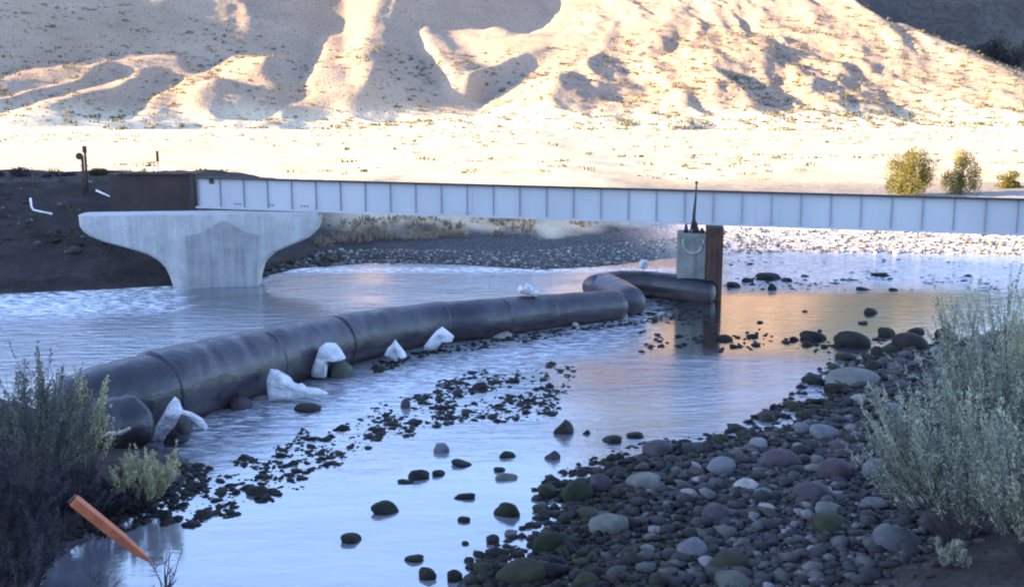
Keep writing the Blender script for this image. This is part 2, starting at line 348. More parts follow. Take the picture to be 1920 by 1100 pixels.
def blur(a, n):
    for _ in range(n):
        a = (a + np.roll(a, 1, 0) + np.roll(a, -1, 0)) / 3; a = (a + np.roll(a, 1, 1) + np.roll(a, -1, 1)) / 3
    return a
env = sstep(240, 258, HY) * (1 - sstep(560, 600, HY)) * sstep(-325, -290, HX) * (1 - sstep(370, 410, HX))
ny_, nx_ = HX.shape; NY, NX = ny_ * 2, nx_ * 2
kx = np.fft.fftfreq(NX, HS) * 2 * np.pi; ky = np.fft.fftfreq(NY, HS) * 2 * np.pi; KX, KY = np.meshgrid(kx, ky)
den = KX ** 2 + .12 * KY ** 2 + (1 / 98.) ** 2
rel = 0 * HX; wob = fbm(HX * .12, HY * .12, 3, 301); wob2 = fbm(HX * .12, HY * .12, 3, 311)
for it in range(5):
    hpx, hpy = proj(HX, HY, HB + rel); shm = np.zeros(HX.shape)
    for P in SH: shm = np.maximum(shm, inside(np.array(P, float), hpx + 7 * wob, (hpy + 4 * wob2) * (1 + .03 * sstep(150, 220, hpy))))
    pad = np.zeros((NY, NX)); pad[:ny_, :nx_] = blur(shm * -.66 + (1 - shm) * .30, 1) * env
    rn = np.real(np.fft.ifft2(-1j * KX * np.fft.fft2(pad) / den))[:ny_, :nx_] * sstep(240, 262, HY)
    rel = rn if it == 0 else .5 * rel + .5 * rn
NIT = 20
# let the low sun graze it: lift spurs that stay in cast shade, sink hollows that stay lit
tel = math.tan(R(SUN_EL)); ox_, oy_ = SDX / abs(SDX), SDY / abs(SDX)
def shade_ceiling(Z):
    C = np.full(Z.shape, -1e9); stepl = HS * math.hypot(1, oy_)
    for k_ in range(1, 90):
        m_ = k_ if k_ < 30 else 30 + (k_ - 30) * 3
        dy_ = int(round(m_ * oy_)); S_ = np.full(Z.shape, -1e9); sy = -dy_
        S_[sy:, m_:] = Z[:Z.shape[0] - sy if sy else None, :-m_] if sy == 0 else Z[:-sy, :-m_]
        C = np.maximum(C, S_ - m_ * stepl * tel)
    return C
for it in range(NIT):
    Z_ = HB + rel; hpx, hpy = proj(HX, HY, Z_); shm = np.zeros(HX.shape)
    for P in SH: shm = np.maximum(shm, inside(np.array(P, float), hpx + 5 * wob, (hpy + 3 * wob2) * (1 + .03 * sstep(150, 220, hpy))))
    C_ = shade_ceiling(Z_); gyy, gxx = np.gradient(Z_, HS); ndl = (-gxx * SDX - gyy * SDY + tel) / np.sqrt(1 + gxx ** 2 + gyy ** 2)
    dfc = C_ - Z_; act = sstep(240, 258, HY) * (1 - sstep(400, 440, HY)) * (np.abs(HX) < 250)
    lift = (1 - shm) * np.clip(dfc + .3, 0, 4) * .45 - shm * ((dfc < 0) & (ndl > .02)) * np.clip(-dfc, .25, .8) * .5
    rel = rel + blur(lift * act, 2)
rel = blur(rel, 1)
rocky = np.clip(sstep(1130, 1300, hpx) * (1 - .6 * sstep(215, 240, hpy)), 0, 1)
rocky = np.maximum(rocky, .8 * np.exp(-((hpx - 480) / 60) ** 2 - ((hpy - 40) / 40) ** 2)); rocky = np.maximum(rocky, .8 * np.exp(-((hpx - 690) / 50) ** 2 - ((hpy - 10) / 50) ** 2)); rocky = np.maximum(rocky, .7 * sstep(980, 1100, hpx))
def ridged(x, y, o, sd):
    t = 0; a_ = .5; n_ = 0
    for k_ in range(o): t = t + a_ * (1 - np.abs(vnoise(x, y, sd + 11 * k_) * 2 - 1) * 2); n_ += a_; a_ *= .5; x = x * 2.1 + 5.3; y = y * 2.1 + 1.7
    return t / n_
wx_ = HX + 9 * fbm(HX * .03, HY * .03, 3, 71)
det = ridged(wx_ * .050, HY * .016, 4, 88); det2 = ridged(wx_ * .11 + HY * .03, HY * .07, 4, 98); det3 = fbm(HX * .45, HY * .35, 3, 108)
patch = vnoise(HX * .035, HY * .035, 131)
rel = rel + sstep(246, 285, HY) * ((.5 + 2.6 * rocky) * det + (.25 + 1.7 * rocky * patch) * det2 + (.10 + .9 * rocky * patch) * det3)
peak = 4 * sstep(400, 560, HY) * fbm(HX * .02, HY * .02, 3, 12)
HZ = HB + rel + peak
RT = HX / HY
cap_x = 5 + np.minimum(HY, 400) * np.interp(RT, [-2, .10, .20, .30, .325, .337, .358, .389, .432, .468, .505, .60, .75, 2], [.42, .42, .40, .27, .138, .118, .098, .087, .068, .053, .039, .018, .0, -.01])
cap_x = cap_x + 1.3 * fbm(HX * .12, HY * .05, 3, 33) - np.clip(HY - 385, 0, 1e9) * .35 * sstep(.27, .32, RT) + np.clip(HY - 400, 0, 1e9) * .8 * (1 - sstep(.2, .28, RT))
k = 1.5; HZ = -k * np.logaddexp(-HZ / k, -cap_x / k)
HZ = np.where(HY > 590, HZ - (HY - 590) * 1.5, HZ)
sk = 1 - sstep(226, 238, HY); HZ = HZ - sk * 1.2
hm = mesh_np('mountain', np.stack([HX, HY, HZ], -1).reshape(-1, 3), grid_faces(len(hx), len(hy)), M['hill'], attrs=dict(w_rock=rocky.ravel(), w_apron_lit=(1 - sstep(3.5, 12, HZ + 3 * fbm(HX * .06, HY * .06, 3, 7))).ravel()))
tag(hm, kind='structure')
def hill_z(x, y):
    i = int(np.clip(round((x - hx[0]) / HS), 0, len(hx) - 1)); j = int(np.clip(round((y - hy[0]) / HS), 0, len(hy) - 1)); return float(HZ[j, i])

# far wooded hills behind the right shoulder, low shade and high sunlight painted in
fx = np.arange(60, 760, 5.); fy = np.arange(560, 1300, 5.); FX, FY = np.meshgrid(fx, fy)
FZ = 2 + .62 * np.clip(FY - 640, 0, 400) + 14 * fbm(FX * .008, FY * .008, 4, 61) - sstep(0, 1, (FX - 330) / 200) * 20
sp = np.exp(-((FX - 330 + (FY - 640) * .12) / 62) ** 2) * sstep(560, 640, FY) * (1 - sstep(800, 1000, FY)); FZ = FZ + sp * 34
FZ = FZ + .52 * np.clip(370 + (FY - 700) * .45 - FX, 0, 420)
FZ = FZ + 2.2 * fbm(FX * .05, FY * .05, 4, 64)
fh = mesh_np('far_hills', np.stack([FX, FY, FZ], -1).reshape(-1, 3), grid_faces(len(fx), len(fy)), M['far_hill'], attrs=dict(w_rock=np.full(FX.size, .8), w_apron_lit=sstep(95, 130, FZ + 10 * fbm(FX * .02, FY * .02, 3, 5)).ravel()))  # pale above a set height, sunlight put into the colour
tag(fh, kind='structure')
def far_z(x, y):
    i = int(np.clip(round((x - fx[0]) / 5), 0, len(fx) - 1)); j = int(np.clip(round((y - fy[0]) / 5), 0, len(fy) - 1)); return float(FZ[j, i])

# ridge behind and to the left of the camera: it throws the evening shade over the river
tn = math.tan(R(SUN_EL)); BND = [(-60, 78), (-28, 60), (-6, 49.5), (4, 44.5), (8.6, 38.0), (20, 33), (45, 24)]
tt = 210.
crest = [(bx + SDX * tt, by + SDY * tt, tt * tn + .4) for bx, by in BND]
crest = [(crest[0][0] - 22, crest[0][1] + 12, 6)] + crest + [(-145, -70, 50), (-135, -140, 22)]
rv = []; rows = len(crest); prof = [(-95, 0), (-50, .45), (-18, .86), (0, 1.0), (22, .8), (48, .42), (80, 0)]
for i, c in enumerate(crest):
    a = Vector(crest[max(i - 1, 0)][:2]); b2 = Vector(crest[min(i + 1, rows - 1)][:2]); t = (b2 - a).normalized(); nrm = Vector((-t.y, t.x))
    for o_, h_ in prof: rv.append((c[0] - nrm.x * o_, c[1] - nrm.y * o_, -2 + (c[2] + 2) * h_))
rf = []
for i in range(rows - 1):
    for j in range(len(prof) - 1): rf.append((i * 7 + j, i * 7 + j + 1, (i + 1) * 7 + j + 1, (i + 1) * 7 + j))
rh = mesh_np('hill', np.array(rv), np.array(rf), M['hill'], attrs=dict(w_rock=np.full(len(rv), .3))); tag(rh, kind='structure')
# ------------------------------------------------------------------ concrete, steel
def concrete_mat(name, c1, c2, streak=.35):
    m, nt, b = mat_new(name); v = coords(nt); n = noise(nt, v, 1.6, 6, .65); f = noise(nt, v, 14, 4, .6)
    vs = coords(nt, (6, 6, .35)); s = noise(nt, vs, 1.0, 4, .6)
    w = nd(nt, 'ShaderNodeTexWave', Scale=.9, Distortion=.6); w.bands_direction = 'X'; nt.links.new(v, w.inputs['Vector'])
    c = ramp(nt, n, [(.3, c1), (.7, c2)]); c = mixc(nt, streak, c, ramp(nt, s, [(.3, .55), (.65, 1.2)]), 'MULTIPLY'); c = mixc(nt, .3, c, ramp(nt, f, [(.3, .7), (.7, 1.3)]), 'MULTIPLY')
    nt.links.new(c, b.inputs['Base Color']); b.inputs['Roughness'].default_value = .85
    bump(nt, b, f, .25, .02, bump(nt, None, n, .3, .05)); return m
M['concrete'] = concrete_mat('pier_concrete', (.28, .275, .27), (.40, .395, .385))
M['panel_concrete'] = concrete_mat('panel_concrete', (.18, .18, .178), (.285, .28, .275), .5)
M['old_concrete'] = concrete_mat('old_concrete', (.085, .09, .075), (.20, .20, .175), .75)
M['rust'] = simple('rusty_steel', (.035, .018, .012), (.09, .045, .028), 3.5, .85, .5, .03)
M['dark_rust'] = simple('dark_rusty_steel', (.022, .014, .013), (.045, .026, .022), 2.5, .8, .4, .02, stretch=(1, 1, .5))
M['white_steel'] = simple('painted_girder', (.35, .355, .38), (.42, .425, .445), .6, .45, .12, .01, stretch=(1, 1, .25))
M['stiff'] = simple('stiffener_steel', (.16, .17, .20), (.24, .25, .28), 2, .6, .1)
M['black_steel'] = simple('black_steel', (.012, .012, .014), (.03, .028, .03), 6, .6, .2)
M['fabric_white'] = simple('white_plastic_fabric', (.40, .40, .41), (.74, .74, .75), 5, .65, 1.0, .05)
M['pvc'] = simple('white_pipe_plastic', (.55, .55, .55), (.75, .75, .74), 3, .5)
M['orange_wood'] = simple('orange_wood', (.30, .075, .028), (.52, .15, .055), 5, .6, .3, .01, stretch=(1, 1, 1))
M['drift'] = simple('weathered_wood', (.30, .26, .24), (.45, .40, .38), 8, .8, .4)
M['twig'] = simple('twig_bark', (.045, .035, .035), (.09, .075, .07), 8, .8)
M['post'] = simple('dark_post_wood', (.035, .018, .015), (.07, .035, .028), 8, .8)

def rubber_mat(name='black_rubber_membrane', k=1.0):
    m, nt, b = mat_new(name); v = coords(nt); n = noise(nt, coords(nt, (1, 1, 1.8)), 1.1, 5, .6, 0); f = noise(nt, coords(nt, (1.6, .8, 1.2), rz=R(30)), 3.0, 6, .66, 0)
    c = ramp(nt, n, [(.3, (.006 * k, .005 * k, .009 * k)), (.55, (.013 * k, .010 * k, .018 * k)), (.78, (.030 * k, .025 * k, .038 * k))])
    g = geo_vec(nt); sx = nt.nodes.new('ShaderNodeSeparateXYZ'); nt.links.new(g, sx.inputs[0])
    md = nt.nodes.new('ShaderNodeMath'); md.operation = 'MULTIPLY_ADD'; nt.links.new(f, md.inputs[0]); md.inputs[1].default_value = .5; nt.links.new(sx.outputs[2], md.inputs[2])
    c = mixc(nt, ramp(nt, md.outputs[0], [(.25, .8), (.65, 0.0)]), c, (.045, .026, .02))       # mud line low on the tube
    nt.links.new(c, b.inputs['Base Color']); nt.links.new(ramp(nt, f, [(.3, .28), (.7, .5)]), b.inputs['Roughness']); b.inputs['Specular IOR Level'].default_value = .55
    bump(nt, b, f, .3, .03, bump(nt, None, n, .45, .12)); return m
M['rubber'] = rubber_mat(); M['rubber_dark'] = rubber_mat('dark_rubber_membrane', .55); M['rubber_light'] = rubber_mat('grey_rubber_membrane', 2.0)

# ------------------------------------------------------------------ new hammerhead pier
PYB = 30.4; pc = PY(406, 536, PYB); pc.z = 0; PANG = R(9)
pier = empty('concrete_pier', (pc.x, pc.y + .6, 0), PANG); tag(pier, 'pale new concrete hammerhead pier with flared cap standing in the river at the left', 'bridge pier')
K = mpp(PYB)
prof = [(0, 88, 73), (8, 90, 74), (22, 94, 78), (38, 101, 83), (52, 113, 93), (64, 133, 108), (74, 160, 132), (82, 186, 152), (90, 212, 170), (100, 233, 182), (108, 243, 190), (118, 249, 193), (139, 250, 195)]
prof = [(-12, 86, 72)] + prof
ph = [p[0] for p in prof]; zz = np.concatenate([np.linspace(-12, 60, 14), np.linspace(64, 139, 26)])
V = []; N = 40
for z in zz:
    l = np.interp(z, ph, [p[1] for p in prof]) * K; r_ = np.interp(z, ph, [p[2] for p in prof]) * K; hb = .62; nose = .42
    for k in range(N):
        a = 2 * math.pi * k / N; ca, sa = math.cos(a), math.sin(a)
        ex = .55; cx = math.copysign(abs(ca) ** ex, ca); sy = math.copysign(abs(sa) ** ex, sa)
        # flat faces with rounded noses
        x = (r_ - nose + nose * cx) if ca > 0 else (-l + nose * 1.3 + nose * 1.3 * cx)
        x = x if abs(ca) > .02 else (0)
        V.append((x, hb * (math.copysign(min(1, abs(sa) ** .45), sa)), z * K))
F = []
for i in range(len(zz) - 1):
    for k in range(N): F.append((i * N + k, i * N + (k + 1) % N, (i + 1) * N + (k + 1) % N, (i + 1) * N + k))
me = bpy.data.meshes.new('pier_body'); top = tuple(range((len(zz) - 1) * N, len(zz) * N)); me.from_pydata(V, [], F + [top, tuple(reversed(range(N)))]); me.update()
pb = link_mesh('pier_body', me, M['concrete'], pier, True); me.polygons[len(F)].use_smooth = False
# raised ogee panel on the river face
pan = [(-56, -8), (-56, 98), (-40, 100), (-22, 106), (-6, 116), (6, 124), (14, 126), (22, 123), (34, 113), (50, 104), (66, 99), (73, 97), (72, 60), (71, -8)]
bm = bmesh.new(); vs = [bm.verts.new((x * K, -.62 - .06, z * K)) for x, z in pan]; f = bm.faces.new(vs)
r = bmesh.ops.extrude_face_region(bm, geom=[f]); bmesh.ops.translate(bm, verts=[v for v in r['geom'] if isinstance(v, bmesh.types.BMVert)], vec=(0, .09, 0))
bm_obj('raised_panel', bm, M['panel_concrete'], pier)

# ------------------------------------------------------------------ the white plate girder
A = PY(370, 360, 31.9); B = PY(1920, 400, 26.9); A.z = 0; B.z = 0
gl = (B - A).length * 1.55; gdir = (B - A).normalized(); gang = math.atan2(gdir.y, gdir.x)
gd = empty('bridge_girder', A, gang); tag(gd, 'long white steel bridge girder with vertical stiffeners spanning the river', 'bridge girder')
zt0 = 3.28; zb0 = 2.30; grade = -.0125
def gbeam(name, x0, x1, y0, y1, za, zb, mat, parent=gd, rel=True, bev=0):
    bm = bmesh.new(); vv = []
    for x in (x0, x1):
        for y in (y0, y1):
            for z in (za, zb): vv.append(bm.verts.new((x, y, z + grade * x)))
    for q in ((0, 1, 3, 2), (4, 6, 7, 5), (0, 4, 5, 1), (2, 3, 7, 6), (0, 2, 6, 4), (1, 5, 7, 3)): bm.faces.new([vv[i] for i in q])
    return bm_obj(name, bm, mat, parent)
gbeam('web', 0.02, gl, -.012, .012, zb0 + .03, zt0 - .07, M['white_steel'])
gbeam('top_flange', 0, gl, -.14, .14, zt0 - .07, zt0 - .035, M['dark_rust'])
for sx_ in (8.6, 17.4): gbeam('splice_plate', sx_ - .3, sx_ + .3, -.024, -.0125, zb0 + .1, zt0 - .13, M['white_steel'])
gbeam('bottom_flange', 0, gl, -.15, .2, zb0 - .02, zb0 + .03, M['white_steel'])
sp = .795; n = 0; x = .06
sme = None
while x < gl and n < 99:
    if sme is None:
        s0 = gbeam('stiffener', -.009, .009, -.06, -.012, zb0 + .03, zt0 - .07, M['stiff']); sme = s0; s0.location = (x, 0, grade * x)
    else:
        s1 = sme.copy(); COL.objects.link(s1); s1.parent = gd; s1.location = (x, 0, grade * x)
    x += sp if n else .74; n += 1
for bx in (1.27, 1.36, 1.45, 2.37, 2.46, 2.55, 3.5, 3.6, 3.7):
    bm = bmesh.new(); bmesh.ops.create_cone(bm, cap_ends=True, segments=8, radius1=.022, radius2=.018, depth=.03, matrix=Matrix.Translation((bx, -.025, zb0 + .14 + grade * bx)) @ Matrix.Rotation(R(90), 4, 'X')); bm_obj('bolt', bm, M['rust'], gd)
bm = bmesh.new(); bm_box(bm, (.52, -.03, zt0 - .17), (.16, .03, .15), bev=.02); bm_obj('rusty_bracket', bm, M['rust'], gd)

# dark abutment at the left end of the girder
abp = PY(285, 392, 33.0); ab = empty('bridge_abutment', (abp.x, abp.y, gz(abp.x, abp.y)), R(-6)); tag(ab, 'dark rusty abutment wall behind the pier at the left end of the white girder', 'abutment')
zb = gz(abp.x, abp.y)
bm = bmesh.new(); bm_box(bm, (0, .35, 2.62 - zb), (2.95, .5, 1.3), bev=.02); bm_obj('wall', bm, M['dark_rust'], ab)
bm = bmesh.new(); bm_box(bm, (.2, .33, 3.285 - zb), (2.6, .62, .07), bev=.01); bm_obj('coping', bm, M['rust'], ab)
bm = bmesh.new(); bm_box(bm, (1.36, .075, 2.66 - zb), (.14, .05, 1.16), bev=.01); bm_obj('end_plate', bm, M['black_steel'], ab)

# ------------------------------------------------------------------ old pier on the right
RY = 28.2; rc = PY(1316, 560, RY); K2 = mpp(RY)
rp = empty('old_bridge_pier', (rc.x, rc.y, 0), R(-8)); tag(rp, 'short old concrete bridge pier with rusty steel side carrying the girder in mid river', 'bridge pier')
bm = bmesh.new(); bm_box(bm, (-.32, .45, .72), (.80, 1.1, 2.3), bev=.05); bm_obj('concrete_block', bm, M['old_concrete'], rp)
bm = bmesh.new(); bm_box(bm, (.31, .40, .82), (.44, 1.15, 2.5), bev=.012)
for k in range(3): bm_box(bm, (.31 + (-.14 + .14 * k), -.19, .82), (.03, .05, 2.45))
bm_obj('rusty_sheet_pile', bm, M['rust'], rp)
bm = bmesh.new(); ring = []
for k in range(25):
    a = R(170 + 200 * k / 24.); ring.append((-.30 + .28 * math.cos(a), -.115, 1.66 + .34 * math.sin(a)))
V2, F2 = tube_arrays(ring, [.035] * 25, 6); me = bpy.data.meshes.new('painted_ring'); me.from_pydata([tuple(v) for v in V2], [], F2); link_mesh('painted_ring', me, M['panel_concrete'], rp)
for px_, h_ in ((1283, .24), (1301, .30), (1313, .14)):
    bm = bmesh.new(); xx = (px_ - 1316) * K2
    bmesh.ops.create_cone(bm, cap_ends=True, segments=12, radius1=.11 if px_ == 1301 else .07, radius2=.03, depth=h_, matrix=Matrix.Translation((xx, .2, 1.87 + h_ / 2)))
    bm_obj('bearing', bm, M['black_steel'], rp, True)
# pole clamped to the girder above the old pier
pp = PY(1301, 430, 28.0)
pl = empty('steel_pole', (pp.x, pp.y, 1.9)); tag(pl, 'thin dark steel pole standing on the old pier against the white girder', 'pole')
tube_obj('shaft', [(0, .05, .1), (0, .05, .5), (.03, .05, .95), (.045, .05, 1.38)], [.055, .045, .03, .02], M['black_steel'], pl, 8)
tube_obj('brace', [(-.1, .05, .0), (-.02, .05, .42)], [.022, .022], M['black_steel'], pl, 6)
tube_obj('brace', [(.1, .05, .0), (.02, .05, .42)], [.022, .022], M['black_steel'], pl, 6)
bm = bmesh.new(); bmesh.ops.create_icosphere(bm, subdivisions=2, radius=.045, matrix=Matrix.Translation((.045, .05, 1.4))); bm_obj('cap', bm, M['rust'], pl, True)

# ------------------------------------------------------------------ inflated dam
CP = [(70, 790, .48, .56), (200, 756, .52, .68), (300, 731, .52, .71), (400, 702, .50, .69), (500, 674, .48, .65), (600, 648, .45, .60), (700, 626, .42, .56), (800, 609, .39, .53), (900, 600, .38, .52), (1000, 588, .35, .48), (1100, 578, .33, .455), (1172, 571, .31, .43)]
C3 = [(*PZ(x, y, z)[:2], z, r) for x, y, z, r in CP]; C3 = np.array(C3)
def cat_rom(P, t):
    i = int(min(max(math.floor(t), 0), len(P) - 2)); u = t - i
    p0, p1, p2, p3 = P[max(i - 1, 0)], P[i], P[i + 1], P[min(i + 2, len(P) - 1)]
    return .5 * ((2 * p1) + (-p0 + p2) * u + (2 * p0 - 5 * p1 + 4 * p2 - p3) * u * u + (-p0 + 3 * p1 - 3 * p2 + p3) * u ** 3)
dam = empty('inflatable_dam', (C3[5][0], C3[5][1], 0)); tag(dam, 'long black inflated rubber tube dam lying across the river from bush to old pier', 'inflatable dam')
dam_o = Vector((C3[5][0], C3[5][1], 0))
def sweep(name, P, t0, t1, mat, n=64, m=28, grow=1.0, seed=1, ends=(0, 0), wr=.024, flat=.93, parent=None):
    V = []; ts = np.linspace(t0, t1, n)
    pts = np.array([cat_rom(P, t) for t in ts]); L = np.concatenate([[0], np.cumsum(np.linalg.norm(np.diff(pts[:, :3], axis=0), axis=1))]); tot = L[-1]
    for i in range(n):
        tg = pts[min(i + 1, n - 1)][:3] - pts[max(i - 1, 0)][:3]; tg = Vector(tg).normalized(); a = tg.cross(Vector((0, 0, 1))).normalized(); b = a.cross(tg)
        r = pts[i][3] * grow
        if ends[0] and L[i] < ends[0]: r *= math.sqrt(max(0.0, 1 - (1 - L[i] / ends[0]) ** 2)) * .995 + .005
        if ends[1] and tot - L[i] < ends[1]: r *= math.sqrt(max(0.0, 1 - (1 - (tot - L[i]) / ends[1]) ** 2)) * .995 + .005
        for k in range(m):
            an = 2 * math.pi * k / m
            w_ = 1 + wr * 1.4 * float(vnoise(np.array([L[i] * 1.6 + 40.]), np.array([math.cos(an) * 2 + 9.]), seed)) + wr * 1.6 * float(vnoise(np.array([L[i] * 4.5 + math.cos(an)]), np.array([math.sin(an) * 1.2 + 5.]), seed + 5) - .5)
            p = Vector(pts[i][:3]) + a * math.cos(an) * r * w_ + b * math.sin(an) * r * w_ * flat
            V.append(p - dam_o)
    F = [(i * m + k, i * m + (k + 1) % m, (i + 1) * m + (k + 1) % m, (i + 1) * m + k) for i in range(n - 1) for k in range(m)]
    F += [tuple(reversed(range(m))), tuple((n - 1) * m + k for k in range(m))]
    me = bpy.data.meshes.new(name); me.from_pydata([tuple(v) for v in V], [], F); me.update()
    return link_mesh(name, me, mat, parent or dam, True)
# sections between the lap seams; the left end piece is darker and folded
tl = [(.2, 1.92, M['rubber_dark'], .97, (.5, 0)), (1.85, 3.9, M['rubber'], 1.0, (.04, 0)), (3.86, 5.3, M['rubber'], .995, (0, 0)), (5.27, 7.35, M['rubber'], 1.0, (0, .03)), (7.3, 8.4, M['rubber'], .985, (0, 0)), (8.36, 9.32, M['rubber'], 1.0, (0, .06))]
for k, (a, b2, mt, gr, en) in enumerate(tl):
    s_ = sweep('tube_section', C3, a, b2, mt, int(26 * (b2 - a)) + 6, 36, gr, 3 + k, en)
    if k == 0: tag(s_, 'dark folded end section')
sweep('tube_section', C3, 9.2, 11.0, M['rubber'], 60, 36, .97, 21, (.16, .38))
for t in (1.9, 7.33, 9.27): sweep('seam_band', C3, t - .018, t + .012, M['rubber_dark'], 5, 36, 1.012, 5, (.02, .02), 0)
for t in (3.0, 4.5, 6.2, 8.0, 8.85, 10.0): sweep('weld_line', C3, t - .006, t + .006, M['rubber_dark'], 4, 36, 1.012, 5, (.01, .01), .006)
# elbow fold and the far leg running to the old pier
E3 = np.array([(*PZ(x, y, z)[:2], z, r) for x, y, z, r in [(1108, 541, .34, .36), (1128, 537, .34, .42), (1150, 546, .34, .43), (1170, 558, .33, .43), (1186, 571, .31, .42)]])
sweep('folded_elbow', E3, 0, 4, M['rubber_light'], 40, 32, 1.0, 31, (.25, .3), .03)
G3 = np.array([(*PZ(x, y, z)[:2], z, r) for x, y, z, r in [(1118, 538, .32, .36), (1160, 533, .32, .42), (1220, 535, .31, .43), (1280, 542, .27, .42), (1345, 551, .2, .38)]])
sweep('far_section', G3, 0, 4, M['rubber_dark'], 60, 32, 1.0, 41, (.2, .2), .02)
# fold at the near left end
H3 = np.array([(*PZ(x, y, z)[:2], z, r) for x, y, z, r in [(90, 830, .30, .30), (160, 812, .40, .42), (215, 800, .42, .44), (266, 786, .42, .44)]])
sweep('end_fold', H3, 0, 3, M['rubber_dark'], 60, 40, 1.0, 51, (.25, .22), .09)

# ------------------------------------------------------------------ white fabric bags and scraps
def crumple(name, pts, Y, thick, seed, mat, label, cat, group=None, n=44, rings=9, rough=.05, lean=0.0):
    """closed outline (photo pixels at depth Y) turned into a bulging, creased solid of the given thickness"""
    P = [PY(x, y, Y) for x, y in pts]; m = len(P); per = [0]
    for i in range(m): per.append(per[-1] + (P[(i + 1) % m] - P[i]).length)
    out = []
    for k in range(n):
        s = per[-1] * k / n; i = max(j for j in range(m) if per[j] <= s + 1e-9); u = (s - per[i]) / max(1e-9, per[i + 1] - per[i]); out.append(P[i].lerp(P[(i + 1) % m], u))
    c = sum(out, Vector()) / n; V = []; rs = random.Random(seed); bot = min(p.z for p in out)
    for side in (-1, 1):
        for r in range(rings):
            t = 1 - r / rings
            for k in range(n):
                p = c.lerp(out[k], t); h = thick * (1 - t ** 2.2) ** .6
                cr = rough * (vnoise(np.array([p.x * 7 + seed]), np.array([p.z * 9 + 3. * side]), seed)[0] - .5) * 2 + rough * .8 * abs(math.sin(k * .9 + seed)) * t * (1 - t) * 3
                V.append((p.x, p.y + side * (h * .5 + cr * (1 - t ** 4)) + lean * (p.z - bot), p.z))
        V.append((c.x, c.y + side * thick * .5 + lean * (c.z - bot), c.z))
    F = []; off = rings * n + 1
    for s in (0, 1):
        o = s * off
        for r in range(rings - 1):
            for k in range(n): F.append((o + r * n + k, o + r * n + (k + 1) % n, o + (r + 1) * n + (k + 1) % n, o + (r + 1) * n + k))
        for k in range(n): F.append((o + (rings - 1) * n + k, o + (rings - 1) * n + (k + 1) % n, o + rings * n))
    for k in range(n): F.append((k, (k + 1) % n, off + (k + 1) % n, off + k))
    bm = bmesh.new(); bv = [bm.verts.new(v) for v in V]
    for f in F:
        try: bm.faces.new([bv[i] for i in f])
        except ValueError: pass
    o = bm_obj(name, bm, mat, None, True); set_origin(o, (c.x, c.y, bot)); tag(o, label, cat, group); return o
def Yat(px, py): return PZ(px, py, 0).y
FB_ = 'white fabric bags tucked against the dam'
crumple('fabric_bag', [(325, 745), (334, 752), (340, 768), (346, 776), (330, 800), (308, 824), (282, 826), (279, 818), (292, 798), (304, 778), (312, 762)], Yat(310, 826), .22, 1, M['fabric_white'], 'white fabric bag with a tall peak, nearest the left bank against the dam', 'fabric bag', FB_, lean=.1)
crumple('fabric_flap', [(338, 767), (360, 772), (380, 784), (391, 800), (386, 807), (370, 796), (350, 785)], Yat(310, 826) - .12, .07, 2, M['fabric_white'], 'loose white flap of cloth sticking out over a dark bag beside the dam', 'cloth', n=30, rings=5, rough=.02)
crumple('dark_bag', [(340, 775), (356, 782), (362, 800), (356, 825), (335, 836), (305, 832), (312, 815), (330, 795)], Yat(320, 834), .3, 12, M['black_steel'], 'dark wet bag lying under the peaked white bag at the near end of the dam', 'bag')
crumple('fabric_bag', [(505, 693), (520, 695), (538, 706), (545, 716), (560, 722), (566, 718), (575, 727), (600, 730), (618, 738), (600, 744), (570, 746), (540, 750), (506, 752), (502, 742), (498, 715)], Yat(540, 752), .3, 3, M['fabric_white'], 'slumped white fabric bag spreading flat on the water beside the dam', 'fabric bag', FB_, lean=.15)
crumple('fabric_bag', [(612, 642), (628, 642), (638, 652), (650, 672), (640, 675), (620, 662), (608, 672), (606, 690), (612, 708), (584, 706), (583, 690), (592, 668), (600, 650)], Yat(620, 712), .3, 4, M['fabric_white'], 'white fabric bag wrapped over a pale round boulder at the middle of the dam', 'fabric bag', FB_)
crumple('fabric_bag', [(741, 636), (748, 645), (760, 660), (763, 668), (756, 673), (748, 668), (744, 678), (736, 676), (724, 668), (720, 666), (727, 652), (736, 644)], Yat(742, 680), .25, 5, M['fabric_white'], 'small pointed white fabric bag, second farthest of those against the dam', 'fabric bag', FB_)
crumple('fabric_bag', [(829, 612), (840, 620), (852, 630), (846, 642), (836, 634), (824, 648), (810, 658), (797, 656), (794, 650), (806, 634), (818, 620)], Yat(815, 660), .28, 6, M['fabric_white'], 'boxy tilted white fabric bag, farthest of those against the dam', 'fabric bag', FB_)
crumple('fabric_scrap', [(970, 545), (974, 534), (982, 540), (988, 530), (998, 536), (1000, 546), (1010, 543), (1014, 550), (1004, 556), (990, 552), (978, 552)], float(cat_rom(C3, 8.95)[1]) - .1, .18, 7, M['fabric_white'], 'crumpled white scrap of fabric lying on top of the dam where two sections meet', 'fabric scrap', n=36)
crumple('fabric_scrap', [(1199, 501), (1199, 490), (1205, 486), (1213, 487), (1216, 493), (1214, 503), (1206, 506)], float(PZ(1208, 535, .3).y), .16, 8, M['fabric_white'], 'small round white bundle on the far section of the dam near the old pier', 'fabric scrap', n=30)

